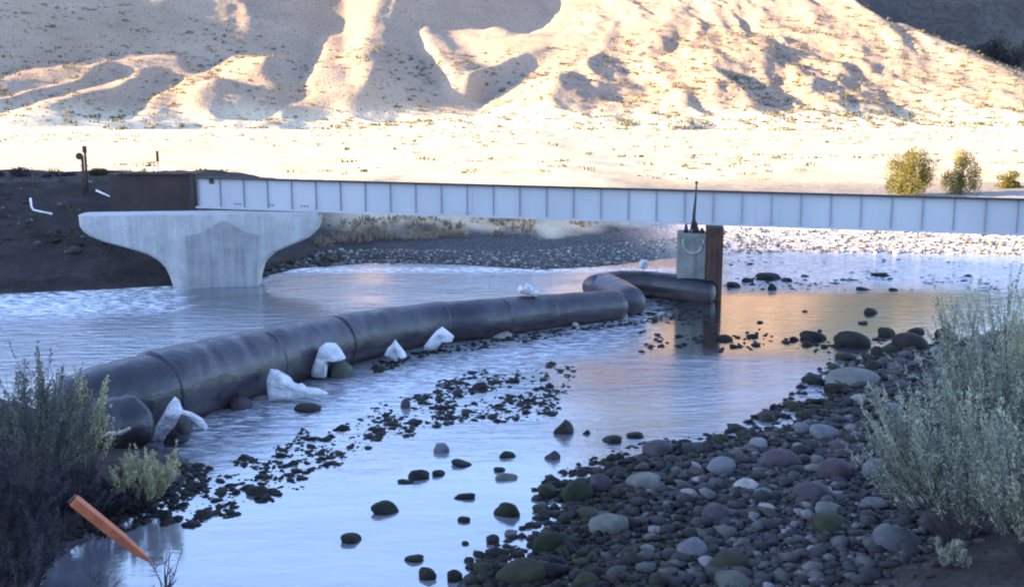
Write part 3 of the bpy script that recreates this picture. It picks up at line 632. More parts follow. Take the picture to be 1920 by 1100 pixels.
# ------------------------------------------------------------------ posts, pipes and sticks
def px_tube(name, pts, rads, mat, label=None, cat=None, group=None, parent=None, n=8):
    V, F = tube_arrays([PY(*p) for p in pts], rads, n); me = bpy.data.meshes.new(name); me.from_pydata([tuple(v) for v in V], [], F); me.update()
    o = link_mesh(name, me, mat, None, True); b_ = PY(*pts[0]); set_origin(o, b_)
    if label: tag(o, label, cat, group)
    return o
pa = PY(158, 350, 36.0); pz_ = gz(pa.x, 36.0)
p1 = empty('fence_post', (pa.x, 36.0, pz_)); tag(p1, 'shorter dark post with a round head, left of the close pair on the bank', 'post')
def zY(py, Y): return PY(0, py, Y).z
tube_obj('shaft', [(0, 0, -.1), (.0, 0, zY(292, 36) - pz_)], [.055, .05], M['post'], p1, 8)
bm = bmesh.new(); bmesh.ops.create_cone(bm, cap_ends=True, segments=12, radius1=.12, radius2=.12, depth=.08, matrix=Matrix.Translation((-.07, -.06, zY(293, 36) - pz_)) @ Matrix.Rotation(R(90), 4, 'X')); bm_obj('reflector', bm, M['post'], p1)
pa = PY(163.5, 345, 36.3); pz_ = gz(pa.x, 36.3)
p2 = empty('fence_post', (pa.x, 36.3, pz_)); tag(p2, 'taller dark wooden post, right one of the close pair on the left bank', 'post')
tube_obj('shaft', [(0, 0, -.1), (0, 0, zY(274, 36.3) - pz_)], [.05, .045], M['post'], p2, 8)
bm = bmesh.new(); bm_box(bm, (0, -.02, zY(280, 36.3) - pz_), (.13, .09, .22), bev=.01); bm_obj('head', bm, M['post'], p2)
pa = PY(297, 325, 38.); pz_ = gz(pa.x, 38.)
p3 = empty('marker_post', (pa.x, 38., pz_)); tag(p3, 'single thin marker post on the bank between the paired posts and the girder', 'post')
tube_obj('shaft', [(0, 0, -.1), (0, 0, zY(300, 38) - pz_)], [.022, .022], M['drift'], p3, 6)
bm = bmesh.new(); bm_box(bm, (0, 0, (zY(293, 38) - pz_)), (.09, .05, .38), bev=.01); bm_obj('blade', bm, M['post'], p3)
lp = PY(60, 395, 33.5)
def on_bank(px, py):
    for Y in np.arange(28, 60, .05):
        q = PY(px, py, Y)
        if q.z < gz(q.x, q.y): return q
    return q
lq = on_bank(62, 394); lr = on_bank(98, 402)
px_tube('white_pipe', [(57, 371, lq.y - .1), (59, 388, lq.y - .1), (63, 394, lq.y - .12), (97, 401, lr.y - .1)], [.035] * 4, M['pvc'], 'white plastic pipe bent into an L on the dark left bank', 'pipe')
sq = on_bank(195, 365); px_tube('white_stick', [(180, 357, sq.y - .25), (207, 369, sq.y - .3)], [.04, .03], M['pvc'], 'short pale board lying askew on the dark bank below the paired posts', 'board')
# orange stake in the foreground
sa = PY(150, 950, 9.6); 
s0 = PZ(137, 936, .95); s1 = PZ(289, 1058, .12)
stk = empty('wooden_stake', s0); tag(stk, 'long orange wooden stake with a pointed tip leaning over the water at the lower left', 'stake')
dv = (s1 - s0); L_ = dv.length; q = dv.to_track_quat('X', 'Z'); bm = bmesh.new()
secs = [(0, .052, .05), (.04, .058, .054), (L_ * .6, .056, .05), (L_ * .8, .040, .036), (L_ - .05, .012, .01), (L_, .004, .004)]; rr = []
for x, hw, hh in secs: rr.append([bm.verts.new(q @ Vector((x, a * hw, b * hh))) for a, b in ((-1, -1), (1, -1), (1, 1), (-1, 1))])
for i in range(len(rr) - 1):
    for k in range(4): bm.faces.new((rr[i][k], rr[i][(k + 1) % 4], rr[i + 1][(k + 1) % 4], rr[i + 1][k]))
bm.faces.new(rr[0][::-1]); bm.faces.new(rr[-1]); bmesh.ops.bevel(bm, geom=[e for e in bm.edges], offset=.006, segments=1, affect='EDGES'); bm_obj('shaft', bm, M['orange_wood'], stk)
bm = bmesh.new(); m4 = q.to_matrix().to_4x4(); bm_box(bm, q @ Vector((-.012, 0, 0)), (.022, .105, .098), rot=q.to_matrix(), bev=.006); bm_obj('dark_end', bm, M['post'], stk)
px_tube('driftwood', [(193, 820, 13.6), (205, 812, 13.6), (226, 812, 13.55), (243, 802, 13.5)], [.02, .03, .03, .02], M['drift'], 'pale piece of driftwood beside the folded near end of the dam', 'driftwood')
# ------------------------------------------------------------------ stones
def stone_mesh(seed, sub=3, flat=.62, pointy=0.0, ang=.15):
    rs = random.Random(seed); bm = bmesh.new(); bmesh.ops.create_icosphere(bm, subdivisions=sub, radius=1.0)
    ox = [rs.uniform(0, 50) for _ in range(3)]; sx, sy = 1.0, rs.uniform(.62, .95)
    pl = [Vector((rs.gauss(0, 1), rs.gauss(0, 1), rs.gauss(0, .7))).normalized() for _ in range(6)]
    for v in bm.verts:
        p = v.co.copy()
        for q in pl:
            dd = p.dot(q) - (.66 + .14 * (seed % 3) / 2)
            if dd > 0: p -= q * dd * .7
        n = float(fbm(np.array([p.x * 1.1 + ox[0] + p.z]), np.array([p.y * 1.1 + ox[1] - p.z * .7]), 3, seed))
        p *= 1 + ang * 1.6 * n
        if pointy: k = max(0, p.z); p.x *= 1 - pointy * k * .75; p.y *= 1 - pointy * k * .75; p.z += pointy * k * .35
        v.co = (p.x * sx, p.y * sy, p.z * flat)
    me = bpy.data.meshes.new('stone'); bm.to_mesh(me); bm.free(); me.polygons.foreach_set('use_smooth', [True] * len(me.polygons)); return me
PROTO = [stone_mesh(100 + i, 3, f) for i, f in enumerate((.5, .58, .66, .72, .45, .6, .55, .8))]; POINTY = stone_mesh(150, 3, .95, .8)
FLATS = [stone_mesh(160 + i, 3, .34) for i in range(2)]
_mc = {}
def stone(name, loc, w, h, mat, rz=None, seed=0, label=None, cat='rock', group=None, src=None, depth=None, rx=0.0):
    rs = random.Random(seed * 31 + 5); base = src or PROTO[seed % len(PROTO)]
    key = (base.name, mat)
    if key not in _mc:
        m_ = base.copy(); m_.materials.clear(); m_.materials.append(M[mat]); ex = [v.co.z for v in m_.vertices]; _mc[key] = (m_, max(ex))
    me, zmax = _mc[key]
    o = bpy.data.objects.new(name, me); COL.objects.link(o)
    h *= .82; o.scale = (w / 2, (depth or w * rs.uniform(.75, 1.0)) / 2, h / zmax / 1.45); o.location = (loc[0], loc[1], loc[2] - h * .12)
    o.rotation_euler = (rs.uniform(-.15, .15) + rx, rs.uniform(-.2, .2), rz if rz is not None else rs.uniform(-.5, .5)); tag(o, label, cat, group); return o
def spx(cx, by, wpx, hpx, mat, label, name='rock', group=None, sink=.22, src=None, seed=None, z=None, cat='rock'):
    """a stone whose foot is seen at (cx, by) in the photo"""
    p = PZ(cx, by, 0.0)
    for _ in range(8):
        zg = max(0.0, gz(p.x, p.y + .05)) if z is None else z; p = PZ(cx, by, zg)
    if mat in (W_, MO) and gz(p.x, p.y) < -.05: by -= hpx * .12; hpx *= .86; p = PZ(cx, by, 0)
    w = wpx * mpp(p.y); h = hpx * mpp(p.y) * .95; dpt = w * .8
    return stone(name, (p.x, p.y + dpt * .35, zg + h * .25), w, h, mat, seed=seed if seed is not None else int(cx * 7 + by) % 997, label=label, cat=cat, group=group, src=src)
W_, D_, MO, OL, PU, BL, PA = 'wet_rock', 'dry_rock', 'moss_rock', 'olive_rock', 'purple_rock', 'blue_rock', 'pale_rock'
NAMED = [
 (718, 966, 58, 30, W_, 'dark oval rock alone in the calm water, the larger of two standing apart'),
 (655, 1020, 44, 24, W_, 'dark oval rock alone in the calm water, the smaller of two standing apart'),
 (1060, 820, 52, 44, W_, 'dark pointed pyramid rock standing in the middle of the shallow water'),
 (1101, 816, 19, 14, W_, 'tiny dark rock just right of the pointed pyramid rock'),
 (1038, 862, 36, 24, PU, 'reddish brown squat rock in the water below the pointed pyramid rock'),
 (951, 860, 34, 16, W_, 'low dark rock in the water left of the reddish brown squat rock'),
 (785, 902, 48, 28, W_, 'blocky dark rock in the water with a smaller stone at its right side'),
 (821, 894, 30, 14, W_, 'smaller stone touching the right side of the blocky dark rock'),
 (760, 908, 36, 8, W_, 'flat dark slab awash at the left foot of the blocky rock'),
 (866, 876, 46, 12, W_, 'long flat dark slab in the water above the blocky dark rock'),
 (826, 848, 32, 24, BL, 'grey rock in ripples at the lower end of the stony riffle'),
 (937, 885, 26, 10, W_, 'small dark flat rock directly above a pale flat slab in the water'),
 (950, 900, 48, 14, OL, 'pale flat grey slab just awash in the middle of the water'),
 (1026, 936, 46, 36, W_, 'round dark rock at the edge of the water left of the twin mossy boulders'),
 (950, 974, 54, 40, W_, 'heart shaped dark rock in the shallow water near the cobble bar'),
 (1014, 962, 36, 20, MO, 'dark mossy rock between the heart shaped rock and the bar'),
 (871, 938, 46, 13, W_, 'flat dark slab in the calm water left of the heart shaped rock'),
 (870, 980, 28, 14, W_, 'small dark rock in calm water below the flat dark slab'),
 (872, 1022, 15, 10, W_, 'very small dark pebble alone above a row of shore rocks'),
 (922, 1022, 32, 26, W_, 'dark angular rock in the shallows below the heart shaped rock'),
 (958, 1004, 28, 16, BL, 'small greyish rock touching the water below the heart shaped rock'),
 (776, 1054, 42, 14, MO, 'low greenish slab in the water near the bottom edge'),
 (880, 1054, 24, 14, W_, 'small low dark rock near the bottom, left of the bulky shore rock'),
 (908, 1078, 42, 32, MO, 'bulky dark green rock touching the shore near the bottom edge'),
 (798, 1090, 44, 32, W_, 'dark rock of the bottom pair in the water, the left one'),
 (850, 1090, 36, 30, W_, 'dark rock of the bottom pair in the water, the right one'),
 (1080, 942, 72, 52, MO, 'big dark mossy boulder at the tip of the bar, the lower of twins'),
 (1125, 922, 54, 46, PU, 'big brown boulder at the tip of the bar, the upper of twins'),
 (1150, 832, 42, 18, W_, 'low dark rock at the head of the cobble bar by the bright water'),
 (1192, 822, 36, 14, W_, 'flat dark rock at the far edge of the bar right of the low dark one'),
 (1232, 855, 64, 38, PU, 'big brown rounded rock at the water edge of the bar'),
 (1285, 838, 36, 20, W_, 'dark rock at the edge of the bar right of the big brown rounded one'),
 (1210, 918, 76, 38, OL, 'smooth greenish grey boulder on the dark mossy part of the bar'),
 (1148, 1000, 96, 40, OL, 'long flat olive grey boulder sloping down towards the water'),
 (1110, 975, 70, 24, MO, 'dark mossy slab just above the long flat olive boulder'),
 (1036, 1040, 84, 56, MO, 'large dark mossy boulder at the water edge near the bottom'),
 (975, 1096, 110, 56, MO, 'largest mossy boulder at the bottom edge where water meets the bar'),
 (1465, 880, 86, 46, PU, 'rounded purplish grey boulder in the middle of the cobble bar'),
 (1352, 888, 64, 40, BL, 'two toned grey boulder on the bar left of the purplish rounded one'),
 (1525, 942, 84, 46, PU, 'purplish brown oval boulder lying in the centre of the bar'),
 (1572, 898, 70, 52, PU, 'dark purple brown block behind the oval purplish boulder'),
 (1640, 898, 48, 56, BL, 'upright pale blue grey stone leaning beside the big sagebrush'),
 (1347, 978, 70, 42, PU, 'dark boulder with a pale underside on the lower part of the bar'),
 (1300, 1044, 66, 46, BL, 'rounded grey boulder with a pale lower half near the bottom edge'),
 (1374, 1072, 92, 44, MO, 'dark mossy hump of rock near the bottom edge of the bar'),
 (1376, 1108, 84, 40, OL, 'grey green boulder cut by the bottom edge below the dark mossy hump'),
 (1560, 972, 78, 36, OL, 'grey green slab resting on a black mossy rock'),
 (1562, 998, 96, 36, MO, 'black mossy rock under the grey green slab'),
 (1695, 1030, 108, 54, BL, 'large smooth blue grey boulder at the foot of the big sagebrush'),
 (1640, 956, 60, 28, BL, 'flat grey boulder, left of two side by side below the upright stone'),
 (1708, 954, 60, 32, PA, 'flat grey boulder, right of two side by side near the sagebrush'),
 (1762, 1000, 84, 46, PU, 'dark purple boulder half under the big sagebrush'),
 (1550, 822, 64, 30, BL, 'blue grey oval boulder at the top of the bar near the pool'),
 (1508, 812, 44, 26, BL, 'rounded grey boulder at the pool edge left of the blue oval one'),
 (1604, 724, 104, 34, OL, 'long pale slab at the head of the bar above the others'),
 (1612, 756, 36, 24, PA, 'small pale round stone just below the long pale slab'),
 (1648, 762, 40, 34, W_, 'dark rock right of the small pale round stone'),
 (1676, 778, 54, 30, BL, 'grey rounded boulder at the edge of the sagebrush tips'),
 (1700, 800, 40, 42, BL, 'pale grey stone standing among the sagebrush tips'),
 (1606, 655, 74, 44, W_, 'large black boulder in the golden reflection, biggest of the far row'),
 (1530, 640, 54, 24, W_, 'low black rock in the golden reflection left of the biggest boulder'),
 (1664, 632, 34, 24, W_, 'round black rock in the golden reflection right of the biggest boulder'),
 (1716, 655, 70, 40, W_, 'wide black boulder left of the sagebrush in the far row'),
 (1722, 628, 40, 18, W_, 'black rock just behind the wide black boulder in the far row'),
 (1774, 640, 42, 34, W_, 'black boulder partly behind the sagebrush tips in the far row'),
 (1650, 665, 32, 22, W_, 'black rock in front between the biggest and the wide black boulders'),
 (1489, 640, 20, 12, W_, 'small black rock at the left end of the far row'),
 (1358, 640, 36, 15, W_, 'low black rock in the golden water below the old pier'),
 (1636, 590, 28, 17, W_, 'lone black oval rock high in the golden reflection'),
 (1620, 608, 20, 8, W_, 'flat black rock just below the lone black oval rock'),
 (1510, 585, 12, 5, W_, 'tiny black rock in the golden water between pier and lone oval rock'),
 (1426, 606, 14, 6, W_, 'tiny black rock in the golden water lower right of the old pier'),
 (1376, 541, 28, 16, W_, 'black rock nearest the old pier in the line of rocks beyond it'),
 (1402, 531, 26, 14, W_, 'black rock second from the old pier in the line beyond it'),
 (1442, 528, 48, 22, W_, 'largest black rock in the line beyond the old pier'),
 (1448, 546, 20, 18, W_, 'round black rock hanging below the largest one beyond the old pier'),
 (1476, 530, 22, 12, W_, 'black rock at the right of the largest one beyond the old pier'),
 (1652, 519, 34, 10, W_, 'flat dark rock in the far bright ripples'),
 (1622, 545, 30, 8, W_, 'low dark rock below the far bright ripples, left of a pair'),
 (1676, 546, 18, 8, W_, 'low dark rock below the far bright ripples, right of a pair'),
 (577, 775, 56, 22, W_, 'dark rock cluster stone in the water in front of the slumped white bag'),
 (448, 768, 44, 34, PU, 'round brown rock pressed under the side of the dam'),
 (636, 708, 52, 46, OL, 'pale round boulder wrapped in the white bag against the dam'),
 (938, 634, 52, 18, PA, 'flat pale grey rock at the foot of the dam, largest there'),
 (1168, 597, 20, 18, PA, 'pale round stone at the foot of the dam near its bend'),
 (1078, 612, 15, 13, PA, 'small pale stone at the foot of the dam left of the bend stone'),
 (900, 735, 34, 26, W_, 'dark upright rock at the top of the stony riffle'),
 (760, 765, 20, 28, PU, 'small upright brown rock at the left of the upper stony riffle'),
 (480, 930, 50, 22, W_, 'dark rock at the tip of the pebble spit near the left bank'),
 (1100, 1100, 60, 30, MO, 'dark mossy rock at the bottom edge right of the largest mossy boulder'),
 (1440, 960, 40, 20, PA, 'small pale stone between two purplish boulders on the bar'),
 (1400, 920, 54, 26, PA, 'pale flat stone among small pebbles above the lower boulders'),
 (1290, 935, 46, 22, PA, 'pale flattened stone right of the smooth greenish boulder'),
 (1425, 842, 40, 30, BL, 'light grey egg shaped stone upper left of the purplish rounded boulder'),
]
KEEP = []
for i, (cx, by, wp, hp, mt, lab) in enumerate(NAMED):
    src = POINTY if 'pyramid' in lab else (FLATS[i % 2] if ('slab' in lab or 'flat ' in lab) and hp < 16 else None)
    o = spx(cx, by, wp, hp, mt, lab, name='boulder' if wp > 55 else 'rock', src=src, cat='boulder' if wp > 55 else 'rock'); KEEP.append((o.location.x, o.location.y, o.scale.x))
KEEP = np.array(KEEP)
# cobbles of the bar: individuals, biggest in view
rs = random.Random(11); COBS = []; placed = [tuple(k) for k in KEEP]; cnt = 0; tries = 0
while cnt < 205 and tries < 20000:
    tries += 1
    px = rs.uniform(1000, 1830); py = rs.uniform(640, 1095); p = PZ(px, py, .12)
    a = np.array([p.x]); b = np.array([p.y])
    if sdist(BAR, a, b)[0] < -.15 or sdist(EB, a, b)[0] > .9: continue
    s_ = mpp(p.y) * rs.choice([26, 30, 34, 38, 44, 50]) * (.55 + .45 * p.y / 14.) * .9
    if s_ > .5: s_ = .5
    if any((p.x - q[0]) ** 2 + ((p.y - q[1]) * .9) ** 2 < (s_ * .42 + q[2] * .85) ** 2 for q in placed): continue
    z0 = gz(p.x, p.y); placed.append((p.x, p.y, s_ / 2)); edge = sdist(BAR, a, b)[0] < .7 or px < 1190 + 40 * rs.random()
    if edge: mt, gr, lb = (rs.choice([W_, MO, W_]), 'dark wet cobbles along the edge of the bar', 'dark wet cobble at the water edge of the cobble bar')
    else: mt, gr, lb = (rs.choice([D_, D_, BL, PU, D_, OL]), 'dry grey cobbles on the bar', 'dry grey rounded cobble lying among others on the cobble bar')
    oc = stone('cobble', (p.x, p.y, max(z0, 0) + s_ * .10), s_, s_ * rs.uniform(.38, .6), mt, rz=rs.uniform(0, 3.1), seed=cnt, label=lb, cat='cobble', group=gr); COBS.append((oc, mt, s_)); cnt += 1

SHORT = {27: 'the big brown boulder', 26: 'the big dark mossy boulder', 30: 'the big brown rounded rock', 32: 'the smooth greenish grey boulder', 33: 'the long flat olive boulder', 35: 'the large dark mossy boulder', 36: 'the largest mossy boulder', 37: 'the rounded purplish grey boulder', 38: 'the two toned grey boulder', 39: 'the purplish brown oval boulder', 40: 'the dark purple block', 41: 'the upright pale stone', 42: 'the pale bellied dark boulder', 43: 'the half pale grey boulder', 44: 'the dark mossy hump', 46: 'the grey green slab', 48: 'the large smooth blue grey boulder', 51: 'the dark purple boulder', 52: 'the blue grey oval boulder', 54: 'the long pale slab', 57: 'the grey rounded boulder'}
CN = {W_: 'black wet', MO: 'dark mossy', D_: 'dull grey', BL: 'light grey', PU: 'purplish', OL: 'greenish grey'}
used_l = {}
for o, mt, s_ in COBS:
    qx, qy = proj(o.location.x, o.location.y, o.location.z); bi = min(SHORT, key=lambda i: (NAMED[i][0] - qx) ** 2 + (1.4 * (NAMED[i][1] - NAMED[i][3] / 2 - qy)) ** 2)
    dx, dy = qx - NAMED[bi][0], 1.4 * (qy - NAMED[bi][1] + NAMED[bi][3] / 2); far = math.hypot(dx, dy) > 75
    if abs(dx) > 2.2 * abs(dy): w_ = 'left of' if dx < 0 else 'right of'
    elif abs(dy) > 2.2 * abs(dx): w_ = 'above' if dy < 0 else 'below'
    else: w_ = ('upper' if dy < 0 else 'lower') + (' left of' if dx < 0 else ' right of')
    sz = 'small' if s_ < .17 else ('mid-sized' if s_ < .26 else 'large')
    lb = f"{sz} {CN[mt]} cobble {'farther' if far else 'just'} {w_} {SHORT[bi]}"; used_l.setdefault(lb, []).append(o)
for lb, os_ in used_l.items():
    if len(os_) == 1: os_[0]['label'] = lb
    else:
        os_.sort(key=lambda o: o.location.x)
        for k, o in enumerate(os_): o['label'] = lb + (', left one' if k == 0 else (', right one' if k == len(os_) - 1 else (', middle one' if len(os_) == 3 else ', ' + ('second', 'third', 'fourth', 'fifth', 'sixth', 'seventh')[k - 1] + ' one')))

# uncountable pebbles: one merged mesh per bed
_ico = {}
def ico(sub):
    if sub not in _ico:
        bm = bmesh.new(); bmesh.ops.create_icosphere(bm, subdivisions=sub, radius=1.0); bm.verts.ensure_lookup_table()
        _ico[sub] = (np.array([v.co[:] for v in bm.verts]), np.array([[v.index for v in f.verts] for f in bm.faces])); bm.free()
    return _ico[sub]
def pebbles(name, P, S, mat, label, cat, sub=1, flat=.55, seed=3):
    r = np.random.default_rng(seed); bv, bf = ico(sub); n = len(P); nv = len(bv)
    var = 1 + .22 * r.normal(size=(n, nv, 1)) * .6
    V = bv[None] * var
    sx = S[:, None] * r.uniform(.75, 1.25, (n, 1)); sy = S[:, None] * r.uniform(.6, 1.0, (n, 1)); sz = S[:, None] * flat * r.uniform(.7, 1.2, (n, 1))
    V = V * np.stack([sx, sy, sz], -1)
    a = r.uniform(0, math.pi, (n, 1)); c_, s_ = np.cos(a), np.sin(a); X = V[..., 0] * c_ - V[..., 1] * s_; Y = V[..., 0] * s_ + V[..., 1] * c_
    V = np.stack([X, Y, V[..., 2] + X * r.normal(0, .12, (n, 1))], -1) + P[:, None, :]
    F = (bf[None] + (np.arange(n) * nv)[:, None, None]).reshape(-1, 3); rnd = np.repeat(r.uniform(0, 1, n), nv)
    o = mesh_np(name, V.reshape(-1, 3), F, M[mat], attrs=dict(rnd=rnd)); tag(o, label, cat, None, 'stuff'); return o
def scatter(n, xr, yr, f, seed, near=True):
    r = np.random.default_rng(seed); px = r.uniform(*xr, n); py = r.uniform(*yr, n)
    d = np.stack([ray(0, 0)] * 1); u = (px - CW / 2) / FPX; v = (CH / 2 - py) / FPX
    dz = -ST + v * CT; dy = CT + v * ST; t = -CAMZ / dz; X, Y = u * t, dy * t
    for _ in range(3):
        z = np.maximum(0, ground_z(X, Y)); t = (z - CAMZ) / dz; X, Y = u * t, dy * t
    k = f(X, Y, px, py, r); return X[k], Y[k], r
X, Y, r = scatter(23000, (930, 2450), (640, 1110), lambda X, Y, px, py, r: (sdist(BAR, X, Y) > .35) & (sdist(EB, X, Y) < .7 + r.normal(0, .4, len(X))) & (r.random(len(X)) < np.interp(px + 60 * r.normal(size=len(px)) - (py - 950) * .3, [1100, 1330], [.05, 1])), 21)
S = r.lognormal(-3.4, .65, len(X)); S = np.clip(S, .012, .15) * (.7 + Y / 40); pebbles('pebbles', np.stack([X, Y, np.maximum(ground_z(X, Y), 0) + S * .3], -1), S, 'dry_gravel', 'small mixed grey pebbles filling the gaps of the cobble bar', 'pebbles')
X, Y, r = scatter(9000, (880, 1800), (620, 1110), lambda X, Y, px, py, r: (np.abs(sdist(BAR, X, Y) - .15) < .55) | ((sdist(BAR, X, Y) > 0) & (px < 1270 + 60 * r.normal(size=len(px)))), 22)
S = np.clip(r.lognormal(-3.0, .5, len(X)), .02, .16); pebbles('wet_pebbles', np.stack([X, Y, np.maximum(ground_z(X, Y), -.02) + S * .2], -1), S, 'wet_gravel', 'dark wet pebbles along the water edge of the cobble bar', 'pebbles')
# riffle: stones breaking the surface in the middle of the river
RL = [[(335, 960), (480, 905), (560, 858), (640, 828), (760, 782), (800, 770)], [(760, 765), (830, 775), (930, 765), (1010, 755)], [(860, 728), (940, 712), (1060, 700)]]
def riffle(X, Y, px, py, r):
    k = np.zeros(len(px), bool)
    for L, wd in zip(RL, (34, 26, 20)):
        P = np.array(L, float); d = seg_dist(np.stack([P[:, 0] * .5, P[:, 1]], 1), px * .5, py, False); k |= (d < wd * (.45 + .9 * vnoise(px * .03, py * .06, 5)))
    return k & (r.random(len(px)) < (.06 + .42 * (vnoise(px * .03, py * .06, 9) > .5) + .25 * (vnoise(px * .09, py * .15, 12) > .55)) * np.interp(px, [300, 600, 1000], [.42, .62, 1.0]))
X, Y, r = scatter(34000, (300, 1080), (680, 985), riffle, 23)
S = np.clip(r.lognormal(-3.5, .6, len(X)), .012, .15); pebbles('riffle_stones', np.stack([X, Y, 0 * X - S * .05], -1), S, 'wet_gravel', 'dark stones breaking the surface along the shallow riffle', 'stones', flat=.5)
def foot(X, Y, px, py, r):
    C = np.array([[c[0], c[1]] for c in C3]); d = seg_dist(C, X, Y, False); ff = np.interp(px, [200, 700, 1200], [.75, .62, .45])
    return (d > ff) & (d < ff + .45 + .3 * vnoise(px * .02, py * .02, 3)) & (py > 590) & (px > 700) & (r.random(len(px)) < .5)
X, Y, r = scatter(9000, (690, 1330), (560, 700), foot, 24)
S = np.clip(r.lognormal(-3.1, .4, len(X)), .02, .12); pebbles('foot_stones', np.stack([X, Y, 0 * X], -1), S, 'wet_gravel', 'dark stones lining the downstream foot of the dam', 'stones', flat=.6)
X, Y, r = scatter(4200, (1170, 1560), (515, 700), lambda X, Y, px, py, r: ((px < 1345) & (py > 556) & (py < 610) & (px > 1215) & (r.random(len(px)) < .5)) | ((px > 1365) & (np.abs(py - 530) < 13) & (vnoise(px * .05, py * .1, 8) > .4) & (r.random(len(px)) < .55)), 25)
S = np.clip(r.lognormal(-2.9, .4, len(X)), .03, .2); pebbles('pier_stones', np.stack([X, Y, 0 * X - .01], -1), S, 'wet_gravel', 'dark stones in the water around the old pier', 'stones', flat=.5)
X, Y, r = scatter(1500, (1360, 1920), (484, 545), lambda X, Y, px, py, r: (vnoise(px * .02, py * .12, 18) > .6), 26)
S = np.clip(r.lognormal(-2.8, .4, len(X)), .03, .2); pebbles('ripple_stones', np.stack([X, Y, 0 * X - .02], -1), S, 'wet_gravel', 'dark stones awash in the far bright ripples', 'stones', flat=.4)
X, Y, r = scatter(2200, (1200, 1800), (570, 710), lambda X, Y, px, py, r: (np.abs(py - 640 - 20 * (px > 1550)) < 36 * vnoise(px * .02, py * .03, 4)) & (r.random(len(px)) < .4), 27)
S = np.clip(r.lognormal(-3.0, .5, len(X)), .02, .14); pebbles('shoal_stones', np.stack([X, Y, 0 * X], -1), S, 'wet_gravel', 'small black stones in the golden shallows before the bar', 'stones', flat=.55)
X, Y, r = scatter(1800, (120, 560), (870, 1010), lambda X, Y, px, py, r: np.abs(sdist(LB, X, Y) - .0) < .35, 28)
S = np.clip(r.lognormal(-3.3, .45, len(X)), .015, .09); pebbles('bank_pebbles', np.stack([X, Y, np.maximum(ground_z(X, Y), 0) + S * .1], -1), S, 'wet_gravel', 'dark pebbles along the edge of the near left bank', 'pebbles')
# far beach gravel, dark bank stones
X, Y, r = scatter(9000, (560, 1930), (425, 505), lambda X, Y, px, py, r: (sdist(FB, X, Y) > .05) & (Y < 62), 29)
S = np.clip(r.lognormal(-3.0, .5, len(X)), .02, .2) * np.where(proj(X, Y, 0 * X)[0] < 1340, .6, 1); pebbles('beach_stones', np.stack([X, Y, ground_z(X, Y) + S * .2], -1), S, 'far_gravel', 'pale and grey stones covering the far gravel beach', 'stones')
X, Y, r = scatter(4200, (-60, 620), (345, 555), lambda X, Y, px, py, r: (sdist(FB, X, Y) > .05) & (Y < 44), 30)
S = np.clip(r.lognormal(-2.7, .5, len(X)), .03, .26); pebbles('bank_stones', np.stack([X, Y, ground_z(X, Y) + S * .1], -1), S, 'earth_stone', 'dark broken stones with a few pale ones on the far left bank', 'stones')

# ------------------------------------------------------------------ plants
def leaf_mat(name, c1, c2, c3):
    m, nt, b = mat_new(name); r = attr(nt, 'rnd'); c = ramp(nt, r, [(0, c1), (.5, c2), (1, c3)]); nt.links.new(c, b.inputs['Base Color']); b.inputs['Roughness'].default_value = .8; b.inputs['Specular IOR Level'].default_value = .15
    tr = nt.nodes.new('ShaderNodeBsdfTranslucent'); nt.links.new(c, tr.inputs[0]); mx = nt.nodes.new('ShaderNodeMixShader'); mx.inputs[0].default_value = .3
    out = [n for n in nt.nodes if n.type == 'OUTPUT_MATERIAL'][0]; nt.links.new(b.outputs[0], mx.inputs[1]); nt.links.new(tr.outputs[0], mx.inputs[2]); nt.links.new(mx.outputs[0], out.inputs[0]); return m
M['sage'] = leaf_mat('sage_leaves', (.13, .155, .12), (.28, .30, .23), (.56, .53, .36))
M['sage_yellow'] = leaf_mat('sage_yellow', (.22, .23, .13), (.46, .43, .25), (.62, .56, .34))
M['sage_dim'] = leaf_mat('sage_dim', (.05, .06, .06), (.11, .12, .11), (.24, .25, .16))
M['brush'] = leaf_mat('dark_brush', (.025, .022, .028), (.055, .046, .06), (.12, .10, .10))
M['olive_brush'] = leaf_mat('olive_brush', (.03, .035, .02), (.06, .065, .035), (.10, .10, .055))
M['tan_grass'] = leaf_mat('tan_grass', (.12, .09, .06), (.22, .17, .11), (.34, .27, .18))
M['tree_leaf'] = leaf_mat('willow_leaves', (.045, .05, .018), (.13, .12, .035), (.30, .27, .07))
M['juniper'] = leaf_mat('scrub_leaves', (.06, .06, .035), (.12, .11, .06), (.2, .17, .1))
def leaf_quads(P, D, Ln, Wd, r):
    """diamond leaves at points P pointing along D"""
    n = len(P); D = D / np.linalg.norm(D, axis=1, keepdims=True); q = r.normal(size=(n, 3)); s = np.cross(D, q); s /= np.linalg.norm(s, axis=1, keepdims=True) + 1e-9
    V = np.stack([P, P + D * Ln[:, None] * .5 + s * Wd[:, None] * .5, P + D * Ln[:, None], P + D * Ln[:, None] * .5 - s * Wd[:, None] * .5], 1)
    F = np.arange(n * 4).reshape(n, 4); return V.reshape(-1, 3), F
